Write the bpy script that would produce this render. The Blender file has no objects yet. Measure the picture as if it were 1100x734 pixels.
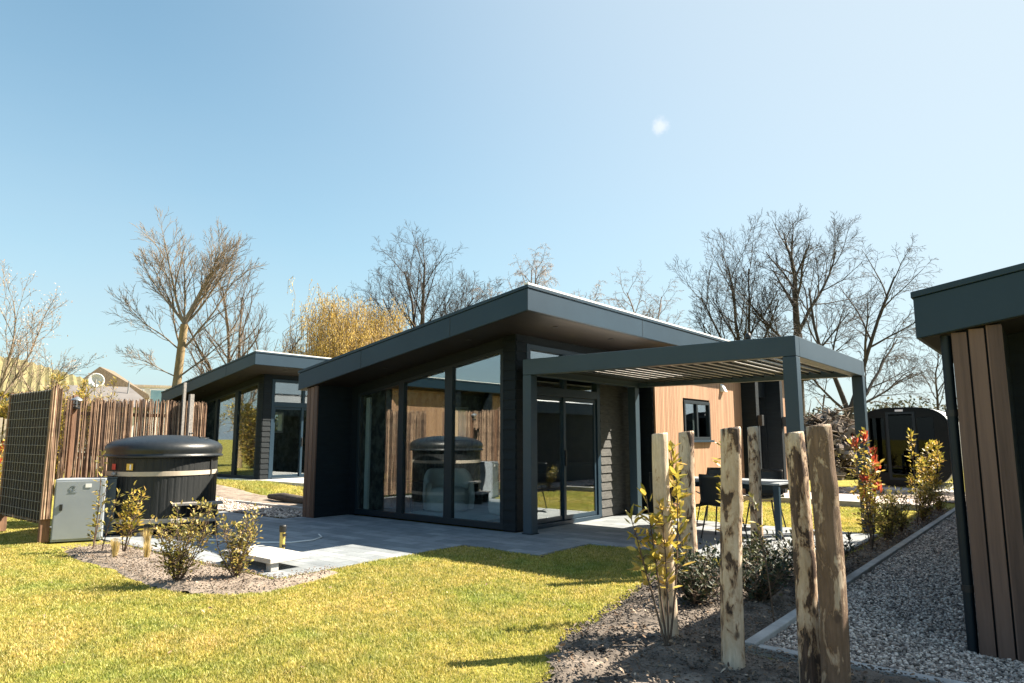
import bpy, math, random
import numpy as np
from mathutils import Vector, noise as mnoise

random.seed(7)
rng = np.random.default_rng(11)
SC = bpy.context.scene
COL = SC.collection
SUN = np.array([0.593, 0.85, 1.0]); SUN /= np.linalg.norm(SUN)

# ------------------------------------------------------------------ materials
def new_mat(name):
    m = bpy.data.materials.new(name); m.use_nodes = True
    nt = m.node_tree
    return m, nt, nt.nodes['Principled BSDF'], nt.nodes['Material Output']

def N(nt, t, **kw):
    n = nt.nodes.new(t)
    for k, v in kw.items():
        if k in n.inputs: n.inputs[k].default_value = v
        else: setattr(n, k, v)
    return n

def c4(c): return (c[0], c[1], c[2], 1.0)

def coords(nt, scale=(1, 1, 1), space='Object'):
    tc = N(nt, 'ShaderNodeTexCoord'); mp = N(nt, 'ShaderNodeMapping')
    nt.links.new(tc.outputs[space], mp.inputs['Vector']); mp.inputs['Scale'].default_value = scale
    return mp.outputs['Vector']

def ramp(nt, fac, stops):
    r = N(nt, 'ShaderNodeValToRGB')
    e = r.color_ramp.elements
    while len(e) < len(stops): e.new(0.5)
    for el, (p, c) in zip(e, stops):
        el.position = p; el.color = c4(c)
    nt.links.new(fac, r.inputs['Fac'])
    return r.outputs['Color']

def mixc(nt, fac, a, b, mode='MIX'):
    m = N(nt, 'ShaderNodeMix', data_type='RGBA', blend_type=mode)
    for sock, v in ((m.inputs[0], fac), (m.inputs[6], a), (m.inputs[7], b)):
        if isinstance(v, (int, float)): sock.default_value = v
        elif isinstance(v, tuple): sock.default_value = c4(v)
        else: nt.links.new(v, sock)
    return m.outputs[2]

def noise_mat(name, c1, c2, scale=6, stretch=(1, 1, 1), rough=0.7, bump=0.0, bscale=None, detail=6, metallic=0.0,
              lo=0.3, hi=0.7, spec=0.5, island=None):
    m, nt, p, out = new_mat(name)
    v = coords(nt, stretch)
    n = N(nt, 'ShaderNodeTexNoise', Scale=scale, Detail=detail, Roughness=0.6)
    nt.links.new(v, n.inputs['Vector'])
    col = ramp(nt, n.outputs['Fac'], [(lo, c1), (hi, c2)])
    if island:
        g = N(nt, 'ShaderNodeNewGeometry')
        ic = ramp(nt, g.outputs['Random Per Island'], island)
        col = mixc(nt, 1.0, col, ic, 'MULTIPLY')
    nt.links.new(col, p.inputs['Base Color'])
    p.inputs['Roughness'].default_value = rough; p.inputs['Metallic'].default_value = metallic
    p.inputs['Specular IOR Level'].default_value = spec
    if bump:
        b = N(nt, 'ShaderNodeBump', Strength=bump, Distance=0.02)
        n2 = N(nt, 'ShaderNodeTexNoise', Scale=bscale or scale * 4, Detail=8)
        nt.links.new(v, n2.inputs['Vector'])
        nt.links.new(n2.outputs['Fac'], b.inputs['Height']); nt.links.new(b.outputs['Normal'], p.inputs['Normal'])
    return m

def leaf_mat(name, stops, trans=0.35, rough=0.45):
    m, nt, p, out = new_mat(name)
    g = N(nt, 'ShaderNodeNewGeometry')
    col = ramp(nt, g.outputs['Random Per Island'], stops)
    nt.links.new(col, p.inputs['Base Color']); p.inputs['Roughness'].default_value = rough
    t = N(nt, 'ShaderNodeBsdfTranslucent'); nt.links.new(col, t.inputs['Color'])
    mx = N(nt, 'ShaderNodeMixShader', Fac=trans)
    nt.links.new(p.outputs[0], mx.inputs[1]); nt.links.new(t.outputs[0], mx.inputs[2])
    nt.links.new(mx.outputs[0], out.inputs['Surface'])
    return m

def glass_mat(name, tint, f0):
    m, nt, p, out = new_mat(name)
    nt.nodes.remove(p)
    lw = N(nt, 'ShaderNodeLayerWeight')
    pw = N(nt, 'ShaderNodeMath', operation='POWER'); pw.inputs[1].default_value = 4.0
    nt.links.new(lw.outputs['Facing'], pw.inputs[0])
    ml = N(nt, 'ShaderNodeMath', operation='MULTIPLY_ADD'); ml.inputs[1].default_value = 1 - f0; ml.inputs[2].default_value = f0
    nt.links.new(pw.outputs[0], ml.inputs[0])
    tr = N(nt, 'ShaderNodeBsdfTransparent'); tr.inputs[0].default_value = c4(tint)
    gl = N(nt, 'ShaderNodeBsdfGlossy'); gl.inputs['Roughness'].default_value = 0.0; gl.inputs[0].default_value = (.92, .96, 1, 1)
    mx = N(nt, 'ShaderNodeMixShader')
    nt.links.new(ml.outputs[0], mx.inputs[0]); nt.links.new(tr.outputs[0], mx.inputs[1]); nt.links.new(gl.outputs[0], mx.inputs[2])
    nt.links.new(mx.outputs[0], out.inputs['Surface'])
    return m

def boards_mat(name, c1, c2, axis, pitch, grain=(30, 30, 1.5), rough=0.6, bump=0.25, knots=False):
    """wood in boards of a pitch along an axis of the object's own space: each board has its own tone"""
    m, nt, p, out = new_mat(name)
    tc = N(nt, 'ShaderNodeTexCoord'); sp = N(nt, 'ShaderNodeSeparateXYZ')
    nt.links.new(tc.outputs['Object'], sp.inputs[0])
    dv = N(nt, 'ShaderNodeMath', operation='DIVIDE'); dv.inputs[1].default_value = pitch
    nt.links.new(sp.outputs[axis], dv.inputs[0])
    fl = N(nt, 'ShaderNodeMath', operation='FLOOR'); nt.links.new(dv.outputs[0], fl.inputs[0])
    wn = N(nt, 'ShaderNodeTexWhiteNoise', noise_dimensions='1D'); nt.links.new(fl.outputs[0], wn.inputs['W'])
    v = coords(nt, grain)
    n = N(nt, 'ShaderNodeTexNoise', Scale=1.0, Detail=8, Roughness=0.65); nt.links.new(v, n.inputs['Vector'])
    mad = N(nt, 'ShaderNodeMath', operation='MULTIPLY_ADD'); mad.inputs[1].default_value = 0.45
    nt.links.new(wn.outputs['Value'], mad.inputs[0]); nt.links.new(n.outputs['Fac'], mad.inputs[2])
    col = ramp(nt, mad.outputs[0], [(0.35, c1), (1.0, c2)])
    nt.links.new(col, p.inputs['Base Color']); p.inputs['Roughness'].default_value = rough
    b = N(nt, 'ShaderNodeBump', Strength=bump, Distance=0.01)
    nt.links.new(n.outputs['Fac'], b.inputs['Height']); nt.links.new(b.outputs['Normal'], p.inputs['Normal'])
    return m

M = {}
M['pergola'] = noise_mat('powder_coat_grey', (.027, .049, .068), (.034, .059, .081), 1.5, rough=.42, bump=.03, bscale=60, spec=.35)
M['anthracite'] = noise_mat('powder_coat_slate', (.009, .027, .047), (.013, .035, .058), 1.5, spec=.35, rough=.45, bump=.03, bscale=60)
M['anthracite_dark'] = noise_mat('powder_coat_dark', (.004, .011, .017), (.006, .015, .022), 2, spec=.35, rough=.5)
M['soffit'] = boards_mat('soffit_boards', (.006, .0045, .004), (.013, .009, .007), 'X', .14, grain=(8, 1.5, 8), rough=.6)
M['trim_metal'] = noise_mat('roof_trim_metal', (.25, .27, .28), (.3, .32, .33), 3, rough=.35, metallic=.6)
M['membrane'] = noise_mat('roof_membrane', (.10, .10, .10), (.14, .14, .135), 2, rough=.9)
M['siding'] = noise_mat('black_stained_siding', (.002, .005, .008), (.005, .011, .016), 3, (1, 1, 7), rough=.65, spec=.25, bump=.3, bscale=20)
M['siding_sunlit'] = noise_mat('sunlit_black_siding', (.035, .037, .037), (.10, .10, .097), 3, (1, 2, 12), rough=.7, bump=.4, bscale=18)  # lighter copy of the black siding, with sunlight put into its colour
M['wing_wood'] = boards_mat('brown_thermo_boards', (.058, .032, .024), (.158, .096, .072), 'X', .105, grain=(26, 26, 1.2), rough=.65, bump=.3)
M['orange_wood'] = boards_mat('honey_slat_cladding', (.29, .165, .098), (.45, .28, .175), 'Y', .062, grain=(30, 30, 1.2), rough=.6)
M['glass'] = glass_mat('window_glass', (.88, .94, .94), .19)
M['dark_glass'] = glass_mat('dark_pod_glass', (.3, .33, .33), .015)
M['plaster'] = noise_mat('interior_plaster', (.5, .5, .49), (.6, .6, .59), 4, rough=.9)
M['plaster_dark'] = noise_mat('interior_dark_wall', (.12, .13, .14), (.16, .17, .18), 4, rough=.9)
M['int_floor'] = boards_mat('interior_floor', (.22, .19, .16), (.36, .32, .28), 'X', .19, grain=(14, 1.2, 10), rough=.4, bump=.05)
M['wallpaper'] = noise_mat('leaf_wallpaper', (.045, .06, .055), (.20, .23, .21), 7, (1, 1, .7), rough=.85, lo=.42, hi=.6)
M['curtain'] = noise_mat('white_curtain', (.55, .60, .60), (.7, .74, .74), 5, rough=.9)
M['boucle'] = noise_mat('boucle_fabric', (.60, .58, .55), (.80, .78, .74), 60, rough=.95, bump=.6, bscale=120)
M['black'] = noise_mat('black_plastic', (.012, .013, .014), (.018, .019, .020), 5, rough=.4)
M['black_metal'] = noise_mat('black_metal', (.012, .013, .015), (.02, .021, .023), 5, rough=.5)
M['tub_lid'] = noise_mat('tub_lid_plastic', (.008, .011, .013), (.015, .018, .021), 14, rough=.38, bump=.10, bscale=220)
M['tub_wood'] = noise_mat('black_stained_staves', (.003, .005, .006), (.017, .019, .020), 2.5, (5, 5, .8), rough=.6, bump=.25, bscale=12, lo=.45, hi=.8)
M['band'] = noise_mat('steel_band', (.38, .32, .25), (.50, .43, .34), 3, rough=.55)
M['grey_wood'] = noise_mat('grey_step_wood', (.16, .15, .14), (.30, .28, .26), 4, (1, 8, 8), rough=.75, bump=.2)
M['cab'] = noise_mat('grey_cabinet_paint', (.23, .26, .29), (.27, .30, .33), 3, rough=.5)
M['cab_dark'] = noise_mat('blue_grey_paint', (.06, .085, .10), (.075, .10, .115), 3, rough=.5)
M['sticker_y'] = noise_mat('yellow_sticker', (.75, .45, .06), (.8, .5, .08), 9, rough=.5)
M['sticker_r'] = noise_mat('red_sticker', (.55, .05, .04), (.6, .06, .05), 9, rough=.5)
M['white'] = noise_mat('white_paint', (.70, .70, .68), (.78, .78, .76), 3, rough=.55)
M['white_plate'] = noise_mat('white_plate', (.75, .75, .75), (.8, .8, .8), 3, rough=.4)
M['slat'] = noise_mat('louvre_slat', (.76, .72, .66), (.82, .78, .72), 3, rough=.45)
M['concrete'] = noise_mat('concrete_kerb', (.26, .26, .255), (.42, .415, .40), 6, rough=.9, bump=.25, bscale=60)
M['slab'] = noise_mat('concrete_slab', (.36, .35, .33), (.55, .53, .50), 5, rough=.9, bump=.2, bscale=50)
M['heather'] = noise_mat('heather_backing', (.006, .006, .006), (.035, .028, .024), 6, (6, 6, .6), rough=.95, bump=.6)
M['wire'] = noise_mat('galvanised_wire', (.24, .24, .235), (.36, .36, .35), 9, rough=.45, metallic=.3)
M['rust_wood'] = noise_mat('rusty_brown_post', (.10, .052, .030), (.24, .13, .075), 5, (4, 4, .6), rough=.8, bump=.3)
M['willow'] = noise_mat('willow_sticks', (.16, .115, .085), (.38, .285, .21), 2.2, (1, 1, 3), rough=.8,
                        island=[(0, (.18, .15, .14)), (.3, (.62, .50, .44)), (.65, (1.0, .88, .78)), (1, (1.5, 1.42, 1.3))])
M['soil'] = noise_mat('sandy_soil', (.11, .085, .066), (.30, .245, .195), 5, rough=.95, bump=.9, bscale=40)
M['mulch'] = noise_mat('dark_soil', (.045, .037, .031), (.25, .205, .165), 4, rough=.95, bump=1.0, bscale=30, lo=.35, hi=.75)
M['chips'] = noise_mat('bark_chips', (.05, .036, .028), (.26, .19, .14), 8, rough=.9, island=[(0, (.4, .38, .36)), (1, (1.5, 1.4, 1.3))])
M['stone'] = noise_mat('gravel_stone', (.62, .60, .58), (.78, .75, .72), 30, rough=.8,
                       island=[(0, (.10, .085, .075)), (.35, (.40, .34, .30)), (.7, (.72, .62, .54)), (1, (1.12, 1.0, .88))])
M['gravel_bed'] = noise_mat('gravel_bed', (.10, .095, .09), (.42, .40, .38), 55, rough=.9, bump=1, bscale=60)
M['pink_gravel'] = noise_mat('pink_gravel', (.36, .28, .25), (.60, .52, .47), 30, rough=.9, bump=.6)
M['log'] = noise_mat('dark_log', (.03, .024, .02), (.10, .08, .065), 5, (2, 2, 8), rough=.9, bump=.6)
M['bark'] = noise_mat('grey_bark', (.028, .023, .020), (.085, .068, .056), 3, (3, 3, .8), rough=.9, bump=.5)
M['bark_yellow'] = noise_mat('ochre_bark', (.16, .11, .055), (.34, .25, .13), 3, (3, 3, .8), rough=.85, bump=.4)
M['twig_pale'] = noise_mat('pale_twigs', (.15, .115, .075), (.26, .20, .14), 2, rough=.85)
M['twig'] = noise_mat('brown_twigs', (.026, .021, .019), (.055, .044, .038), 2, rough=.85)
M['twig_brown'] = noise_mat('warm_brown_twigs', (.07, .050, .033), (.14, .10, .068), 2, rough=.85)
M['twig_birch'] = noise_mat('birch_twigs', (.15, .115, .10), (.25, .20, .175), 2, rough=.85)
M['plant_stem'] = noise_mat('plant_stems', (.07, .045, .03), (.14, .09, .06), 8, rough=.7)
M['leaf_yellow'] = leaf_mat('golden_leaves', [(0, (.16, .17, .03)), (.35, (.38, .31, .05)), (.7, (.56, .42, .08)), (1, (.66, .42, .13))], .4)
M['leaf_green'] = leaf_mat('olive_leaves', [(0, (.06, .07, .02)), (.35, (.22, .20, .05)), (.7, (.46, .38, .09)), (1, (.58, .42, .17))], .35)
M['leaf_dark'] = leaf_mat('dark_leaves', [(0, (.010, .018, .010)), (.5, (.024, .042, .020)), (.85, (.07, .085, .03)), (1, (.20, .14, .07))], .2, .6)
M['leaf_red'] = leaf_mat('red_leaves', [(0, (.42, .06, .03)), (.6, (.62, .12, .06)), (1, (.7, .22, .10))], .4)
M['leaf_willow'] = leaf_mat('willow_haze', [(0, (.36, .24, .05)), (.5, (.58, .41, .09)), (1, (.72, .54, .17))], .4, .7)
M['leaf_bud'] = leaf_mat('catkin_buds', [(0, (.45, .28, .18)), (.5, (.6, .45, .33)), (1, (.72, .6, .48))], .3, .8)
M['straw'] = leaf_mat('straw_blades', [(0, (.34, .24, .07)), (.6, (.55, .42, .16)), (1, (.66, .55, .28))], .35, .7)
M['grass'] = leaf_mat('grass_blades', [(0, (.20, .22, .035)), (.4, (.42, .385, .085)), (.75, (.57, .485, .13)), (1, (.70, .59, .28))], .45, .6)
def patchy(m):
    nt = m.node_tree; tc = N(nt, 'ShaderNodeTexCoord')
    n1 = N(nt, 'ShaderNodeTexNoise', Scale=.9, Detail=6, Roughness=.65); nt.links.new(tc.outputs['Object'], n1.inputs['Vector'])
    n2 = N(nt, 'ShaderNodeTexNoise', Scale=7, Detail=4, Roughness=.6); nt.links.new(tc.outputs['Object'], n2.inputs['Vector'])
    r1 = ramp(nt, n1.outputs['Fac'], [(.35, (.70, .90, .75)), (.5, (1, 1, 1)), (.66, (1.22, 1.10, 1.35))])
    r2 = ramp(nt, n2.outputs['Fac'], [(.3, (.66, .72, .66)), (.6, (1.1, 1.08, 1.08))])
    tone = mixc(nt, 1.0, r1, r2, 'MULTIPLY')
    p = nt.nodes['Principled BSDF']; src = p.inputs['Base Color'].links[0].from_socket
    res = mixc(nt, 1.0, src, tone, 'MULTIPLY'); nt.links.new(res, p.inputs['Base Color'])
    for n in nt.nodes:
        if n.type == 'BSDF_TRANSLUCENT': nt.links.new(res, n.inputs['Color'])
patchy(M['grass'])
M['thatch'] = noise_mat('thatch', (.10, .075, .05), (.22, .17, .12), 4, (6, 6, .8), rough=.95, bump=.6)
M['greenish_roof'] = noise_mat('ochre_corrugated_roof', (.12, .105, .04), (.19, .165, .07), 2, rough=.7)
M['grey_roof'] = noise_mat('pale_grey_roofing', (.12, .11, .105), (.16, .15, .145), 2, rough=.8)
M['boards_pale'] = noise_mat('pale_fence_boards', (.32, .27, .21), (.48, .42, .34), 3, (5, 5, .6), rough=.85)
M['blue_pane'] = noise_mat('far_window_pane', (.10, .19, .24), (.14, .24, .29), 2, rough=.15)
M['pod'] = noise_mat('pod_shell', (.30, .32, .33), (.36, .38, .39), 3, rough=.5)
M['pod_front'] = noise_mat('pod_front', (.006, .008, .010), (.010, .012, .014), 3, rough=.3, spec=.12)
M['rubble'] = noise_mat('rubble', (.10, .08, .065), (.40, .34, .29), 3, rough=.95, bump=1,
                        island=[(0, (.3, .28, .26)), (.5, (.9, .85, .8)), (1, (1.4, 1.35, 1.3))])
M['terracotta'] = noise_mat('pot', (.3, .3, .29), (.4, .4, .39), 4, rough=.8)
M['flower'] = noise_mat('pink_petals', (.55, .16, .30), (.7, .3, .42), 9, rough=.7)
M['cloth_grey'] = noise_mat('grey_fabric', (.10, .11, .12), (.15, .16, .17), 40, rough=.95, bump=.3)
M['brass'] = noise_mat('bollard_wood', (.42, .30, .06), (.60, .46, .12), 5, (5, 5, 1), rough=.5)

# ground with grass base
def ground_mat():
    m, nt, p, out = new_mat('lawn_ground')
    v = coords(nt)
    n1 = N(nt, 'ShaderNodeTexNoise', Scale=1.1, Detail=8, Roughness=.7); nt.links.new(v, n1.inputs['Vector'])
    n2 = N(nt, 'ShaderNodeTexNoise', Scale=40, Detail=6, Roughness=.7); nt.links.new(v, n2.inputs['Vector'])
    a = ramp(nt, n1.outputs['Fac'], [(.3, (.22, .22, .04)), (.7, (.46, .39, .115))])
    b = ramp(nt, n2.outputs['Fac'], [(.32, (.35, .38, .30)), (.68, (1.2, 1.15, 1.05))])
    nt.links.new(mixc(nt, 1.0, a, b, 'MULTIPLY'), p.inputs['Base Color'])
    p.inputs['Roughness'].default_value = .95; p.inputs['Specular IOR Level'].default_value = .1
    bp = N(nt, 'ShaderNodeBump', Strength=.8, Distance=.03)
    nt.links.new(n2.outputs['Fac'], bp.inputs['Height']); nt.links.new(bp.outputs['Normal'], p.inputs['Normal'])
    return m
M['ground'] = ground_mat()

def paver_mat():
    m, nt, p, out = new_mat('patio_pavers')
    v = coords(nt)
    br = N(nt, 'ShaderNodeTexBrick'); nt.links.new(v, br.inputs['Vector'])
    br.inputs['Scale'].default_value = 1.0; br.inputs['Brick Width'].default_value = .60; br.inputs['Row Height'].default_value = .20
    br.inputs['Mortar Size'].default_value = .004; br.inputs['Mortar Smooth'].default_value = .2
    br.inputs['Color1'].default_value = c4((.18, .205, .225)); br.inputs['Color2'].default_value = c4((.29, .315, .335)); br.inputs['Mortar'].default_value = c4((.10, .105, .11))
    n = N(nt, 'ShaderNodeTexNoise', Scale=4, Detail=9, Roughness=.7); nt.links.new(v, n.inputs['Vector'])
    g = ramp(nt, n.outputs['Fac'], [(.25, (.62, .62, .62)), (.75, (1.22, 1.2, 1.17))])
    nt.links.new(mixc(nt, 1.0, br.outputs['Color'], g, 'MULTIPLY'), p.inputs['Base Color'])
    p.inputs['Roughness'].default_value = .75
    bp = N(nt, 'ShaderNodeBump', Strength=.5, Distance=.006, invert=True)
    nt.links.new(br.outputs['Fac'], bp.inputs['Height'])
    b2 = N(nt, 'ShaderNodeBump', Strength=.25, Distance=.01)
    n3 = N(nt, 'ShaderNodeTexNoise', Scale=60, Detail=5); nt.links.new(v, n3.inputs['Vector'])
    nt.links.new(n3.outputs['Fac'], b2.inputs['Height']); nt.links.new(bp.outputs['Normal'], b2.inputs['Normal'])
    nt.links.new(b2.outputs['Normal'], p.inputs['Normal'])
    return m
M['paver'] = paver_mat()

def post_mat(name, thr, seed, tone=1.0, dens=1.0):
    """peeled timber with ragged remnants of dark bark"""
    m, nt, p, out = new_mat(name)
    tc = N(nt, 'ShaderNodeTexCoord'); mp = N(nt, 'ShaderNodeMapping')
    mp.inputs['Scale'].default_value = (10.5, 10.5, 4.2); mp.inputs['Location'].default_value = (seed * 3.1, seed * 1.7, seed * 5.3)
    nt.links.new(tc.outputs['Object'], mp.inputs['Vector'])
    n = N(nt, 'ShaderNodeTexNoise', Scale=1.15, Detail=9, Roughness=.66, Distortion=.5); nt.links.new(mp.outputs[0], n.inputs['Vector'])
    v2 = coords(nt, (60, 60, 3))
    f = N(nt, 'ShaderNodeTexNoise', Scale=1, Detail=8, Roughness=.7); nt.links.new(v2, f.inputs['Vector'])
    v3 = coords(nt, (9, 9, 4))
    f3 = N(nt, 'ShaderNodeTexNoise', Scale=1, Detail=6, Roughness=.7); nt.links.new(v3, f3.inputs['Vector'])
    wood = ramp(nt, f.outputs['Fac'], [(.25, (.48 * tone, .385 * tone, .29 * tone)), (.7, (.72 * tone, .62 * tone, .50 * tone))])
    blot = ramp(nt, f3.outputs['Fac'], [(.3, (.62, .52, .42)), (.65, (1.1, 1.08, 1.05))])
    wood = mixc(nt, 1.0, wood, blot, 'MULTIPLY')
    bark = mixc(nt, 1.0, ramp(nt, f3.outputs['Fac'], [(.3, (.022, .014, .011)), (.7, (.11, .070, .052))]), ramp(nt, f.outputs['Fac'], [(.3, (.25, .24, .23)), (.65, (1.7, 1.65, 1.6))]), 'MULTIPLY')
    fr = N(nt, 'ShaderNodeMath', operation='MULTIPLY_ADD'); fr.inputs[1].default_value = .22
    nt.links.new(f.outputs['Fac'], fr.inputs[0]); nt.links.new(n.outputs['Fac'], fr.inputs[2])
    def mask(t0, t1, hi_):
        k = N(nt, 'ShaderNodeMapRange'); k.inputs[1].default_value = t0; k.inputs[2].default_value = t1; k.inputs[4].default_value = hi_
        nt.links.new(fr.outputs[0], k.inputs[0]); return k
    inner = mask(thr + .045, thr + .10, .75)                       # tan inner bark round each remnant
    msk = mask(thr + .10, thr + .13, dens)
    vd = N(nt, 'ShaderNodeTexVoronoi', Scale=1.0); v4 = coords(nt, (7, 7, 5)); nt.links.new(v4, vd.inputs['Vector'])
    kn = N(nt, 'ShaderNodeMapRange'); kn.inputs[1].default_value = .16; kn.inputs[2].default_value = .10; kn.inputs[3].default_value = 0; kn.inputs[4].default_value = .85
    nt.links.new(vd.outputs['Distance'], kn.inputs[0])
    c1 = mixc(nt, inner.outputs[0], wood, (.30 * tone, .17 * tone, .09 * tone))
    c1 = mixc(nt, kn.outputs[0], c1, (.07, .042, .03))
    nt.links.new(mixc(nt, msk.outputs[0], c1, bark), p.inputs['Base Color'])
    p.inputs['Roughness'].default_value = .75
    ad = N(nt, 'ShaderNodeMath', operation='MULTIPLY_ADD'); ad.inputs[1].default_value = .5
    nt.links.new(msk.outputs[0], ad.inputs[0]); nt.links.new(f.outputs['Fac'], ad.inputs[2])
    bp = N(nt, 'ShaderNodeBump', Strength=.9, Distance=.012)
    nt.links.new(ad.outputs[0], bp.inputs['Height']); nt.links.new(bp.outputs['Normal'], p.inputs['Normal'])
    return m

# ------------------------------------------------------------------ mesh helpers
class MB:
    def __init__(s): s.v = []; s.f = []; s.n = 0
    def add(s, verts, faces):
        s.v.extend([tuple(map(float, q)) for q in verts]); o = s.n
        s.f.extend([tuple(i + o for i in f) for f in faces]); s.n += len(verts); return s
    def box(s, x0, x1, y0, y1, z0, z1):
        return s.add([(x0, y0, z0), (x1, y0, z0), (x1, y1, z0), (x0, y1, z0), (x0, y0, z1), (x1, y0, z1), (x1, y1, z1), (x0, y1, z1)],
                     [(0, 3, 2, 1), (4, 5, 6, 7), (0, 1, 5, 4), (1, 2, 6, 5), (2, 3, 7, 6), (3, 0, 4, 7)])
    def hexa(s, bottom, top):
        return s.add(list(bottom) + list(top), [(0, 3, 2, 1), (4, 5, 6, 7), (0, 1, 5, 4), (1, 2, 6, 5), (2, 3, 7, 6), (3, 0, 4, 7)])
    def prism_xz(s, poly, y0, y1):
        k = len(poly)
        vs = [(x, y0, z) for x, z in poly] + [(x, y1, z) for x, z in poly]
        fs = [tuple(range(k)), tuple(range(2 * k - 1, k - 1, -1))] + [(i, i + k, (i + 1) % k + k, (i + 1) % k) for i in range(k)]
        return s.add(vs, fs)
    def prism_xy(s, poly, z0, z1):
        k = len(poly)
        vs = [(x, y, z0) for x, y in poly] + [(x, y, z1) for x, y in poly]
        fs = [tuple(range(k - 1, -1, -1)), tuple(range(k, 2 * k))] + [(i, (i + 1) % k, (i + 1) % k + k, i + k) for i in range(k)]
        return s.add(vs, fs)
    def prism_yz(s, poly, x0, x1):
        k = len(poly)
        vs = [(x0, y, z) for y, z in poly] + [(x1, y, z) for y, z in poly]
        fs = [tuple(range(k - 1, -1, -1)), tuple(range(k, 2 * k))] + [(i, (i + 1) % k, (i + 1) % k + k, i + k) for i in range(k)]
        return s.add(vs, fs)
    def lathe(s, prof, n=48, cx=0, cy=0, rmod=None):
        vs = []
        for r, z in prof:
            for i in range(n):
                a = 2 * math.pi * i / n; rr = r * (rmod(i, r, z) if rmod else 1)
                vs.append((cx + rr * math.cos(a), cy + rr * math.sin(a), z))
        fs = [(j * n + i, j * n + (i + 1) % n, (j + 1) * n + (i + 1) % n, (j + 1) * n + i) for j in range(len(prof) - 1) for i in range(n)]
        fs.append(tuple(range(n - 1, -1, -1))); fs.append(tuple((len(prof) - 1) * n + i for i in range(n)))
        return s.add(vs, fs)
    def tube(s, pts, rad, n=8):
        v, f = tube_arrays(np.array(pts, float)[None], np.array(rad, float)[None], n)
        return s.add(v.tolist(), f.tolist() if isinstance(f, np.ndarray) else f)
    def build(s, name, mat, parent=None, loc=None, smooth=False, bevel=0, rz=0):
        me = bpy.data.meshes.new(name); me.from_pydata(s.v, [], s.f); me.update()
        return link(name, me, mat, parent, loc, smooth, bevel, rz)

def link(name, me, mat, parent=None, loc=None, smooth=False, bevel=0, rz=0):
    o = bpy.data.objects.new(name, me); COL.objects.link(o)
    for mm in (mat if isinstance(mat, (list, tuple)) else [mat]): me.materials.append(mm)
    if parent: o.parent = parent
    if loc is not None: o.location = loc
    if rz: o.rotation_euler[2] = rz
    if smooth: me.polygons.foreach_set('use_smooth', np.ones(len(me.polygons), bool))
    if bevel:
        b = o.modifiers.new('Bevel', 'BEVEL'); b.width = bevel; b.segments = 2; b.limit_method = 'ANGLE'; b.angle_limit = math.radians(40)
    return o

def np_mesh(name, V, F, mat, parent=None, loc=None, smooth=False):
    V = np.asarray(V, np.float32); F = np.asarray(F, np.int32); k = F.shape[1]
    me = bpy.data.meshes.new(name)
    me.vertices.add(len(V)); me.vertices.foreach_set('co', V.ravel())
    me.loops.add(F.size); me.loops.foreach_set('vertex_index', F.ravel())
    me.polygons.add(len(F)); me.polygons.foreach_set('loop_start', np.arange(0, F.size, k, dtype=np.int32))
    me.update(calc_edges=True); me.validate()
    return link(name, me, mat, parent, loc, smooth)

def unit(a): return a / np.maximum(np.linalg.norm(a, axis=-1, keepdims=True), 1e-9)

def tube_arrays(P, R, sides):
    """P (k,n,3), R (k,n): open tubes with closed tip"""
    k, n, _ = P.shape
    T = np.zeros_like(P); T[:, 1:-1] = P[:, 2:] - P[:, :-2]; T[:, 0] = P[:, 1] - P[:, 0]; T[:, -1] = P[:, -1] - P[:, -2]
    T = unit(T)
    mean = unit(P[:, -1] - P[:, 0])
    ref = np.where(np.abs(mean[:, 2:3]) > .8, np.array([[1., 0, 0]]), np.array([[0, 0, 1.]]))
    A = unit(np.cross(T, ref[:, None, :])); B = np.cross(T, A)
    ang = np.linspace(0, 2 * np.pi, sides, endpoint=False)
    V = P[:, :, None, :] + R[:, :, None, None] * (np.cos(ang)[None, None, :, None] * A[:, :, None, :] + np.sin(ang)[None, None, :, None] * B[:, :, None, :])
    V = V.reshape(-1, 3)
    base = (np.arange(k) * n * sides)[:, None, None]
    i = np.arange(n - 1)[None, :, None] * sides; j = np.arange(sides)[None, None, :]; j2 = (j + 1) % sides
    F = np.stack([base + i + j, base + i + j2, base + i + sides + j2, base + i + sides + j], -1).reshape(-1, 4)
    return V, F

class Tubes:
    def __init__(s): s.g = {}
    def add(s, pts, rad, sides):
        s.g.setdefault((len(pts), sides), []).append((pts, rad))
    def arrays(s):
        VV = []; FF = []; off = 0
        for (n, sides), L in s.g.items():
            V, F = tube_arrays(np.array([a for a, _ in L]), np.array([b for _, b in L]), sides)
            VV.append(V); FF.append(F + off); off += len(V)
        return np.concatenate(VV), np.concatenate(FF)
    def build(s, name, mat, parent=None, smooth=True):
        V, F = s.arrays(); return np_mesh(name, V, F, mat, parent, smooth=smooth)

def leaves(P, D, L, W, fold=.25, up=None):
    """leaf blades: base P, direction D, length L, width W: two folded halves each"""
    k = len(P); D = unit(D)
    up = np.array([[0, 0, 1.]]) + rng.normal(0, .45, (k, 3)) if up is None else up
    S = unit(np.cross(D, up)); U = np.cross(S, D)
    L = np.broadcast_to(L, (k,))[:, None]; W = np.broadcast_to(W, (k,))[:, None]
    b = P; m = P + D * L * .5 - U * W * fold; t = P + D * L - U * L * .12
    l1 = P + D * L * .30 + S * W * .45; r1 = P + D * L * .30 - S * W * .45
    l2 = P + D * L * .66 + S * W * .42 - U * L * .03; r2 = P + D * L * .66 - S * W * .42 - U * L * .03
    V = np.stack([b, l1, l2, t, r2, r1, m], 1).reshape(-1, 3)
    o = (np.arange(k) * 7)[:, None, None]
    F = (np.array([[0, 6, 1, 1], [1, 6, 2, 2], [2, 6, 3, 3], [3, 6, 4, 4], [4, 6, 5, 5], [5, 6, 0, 0]])[:, :3][None] + o).reshape(-1, 3)
    return V, F

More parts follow.
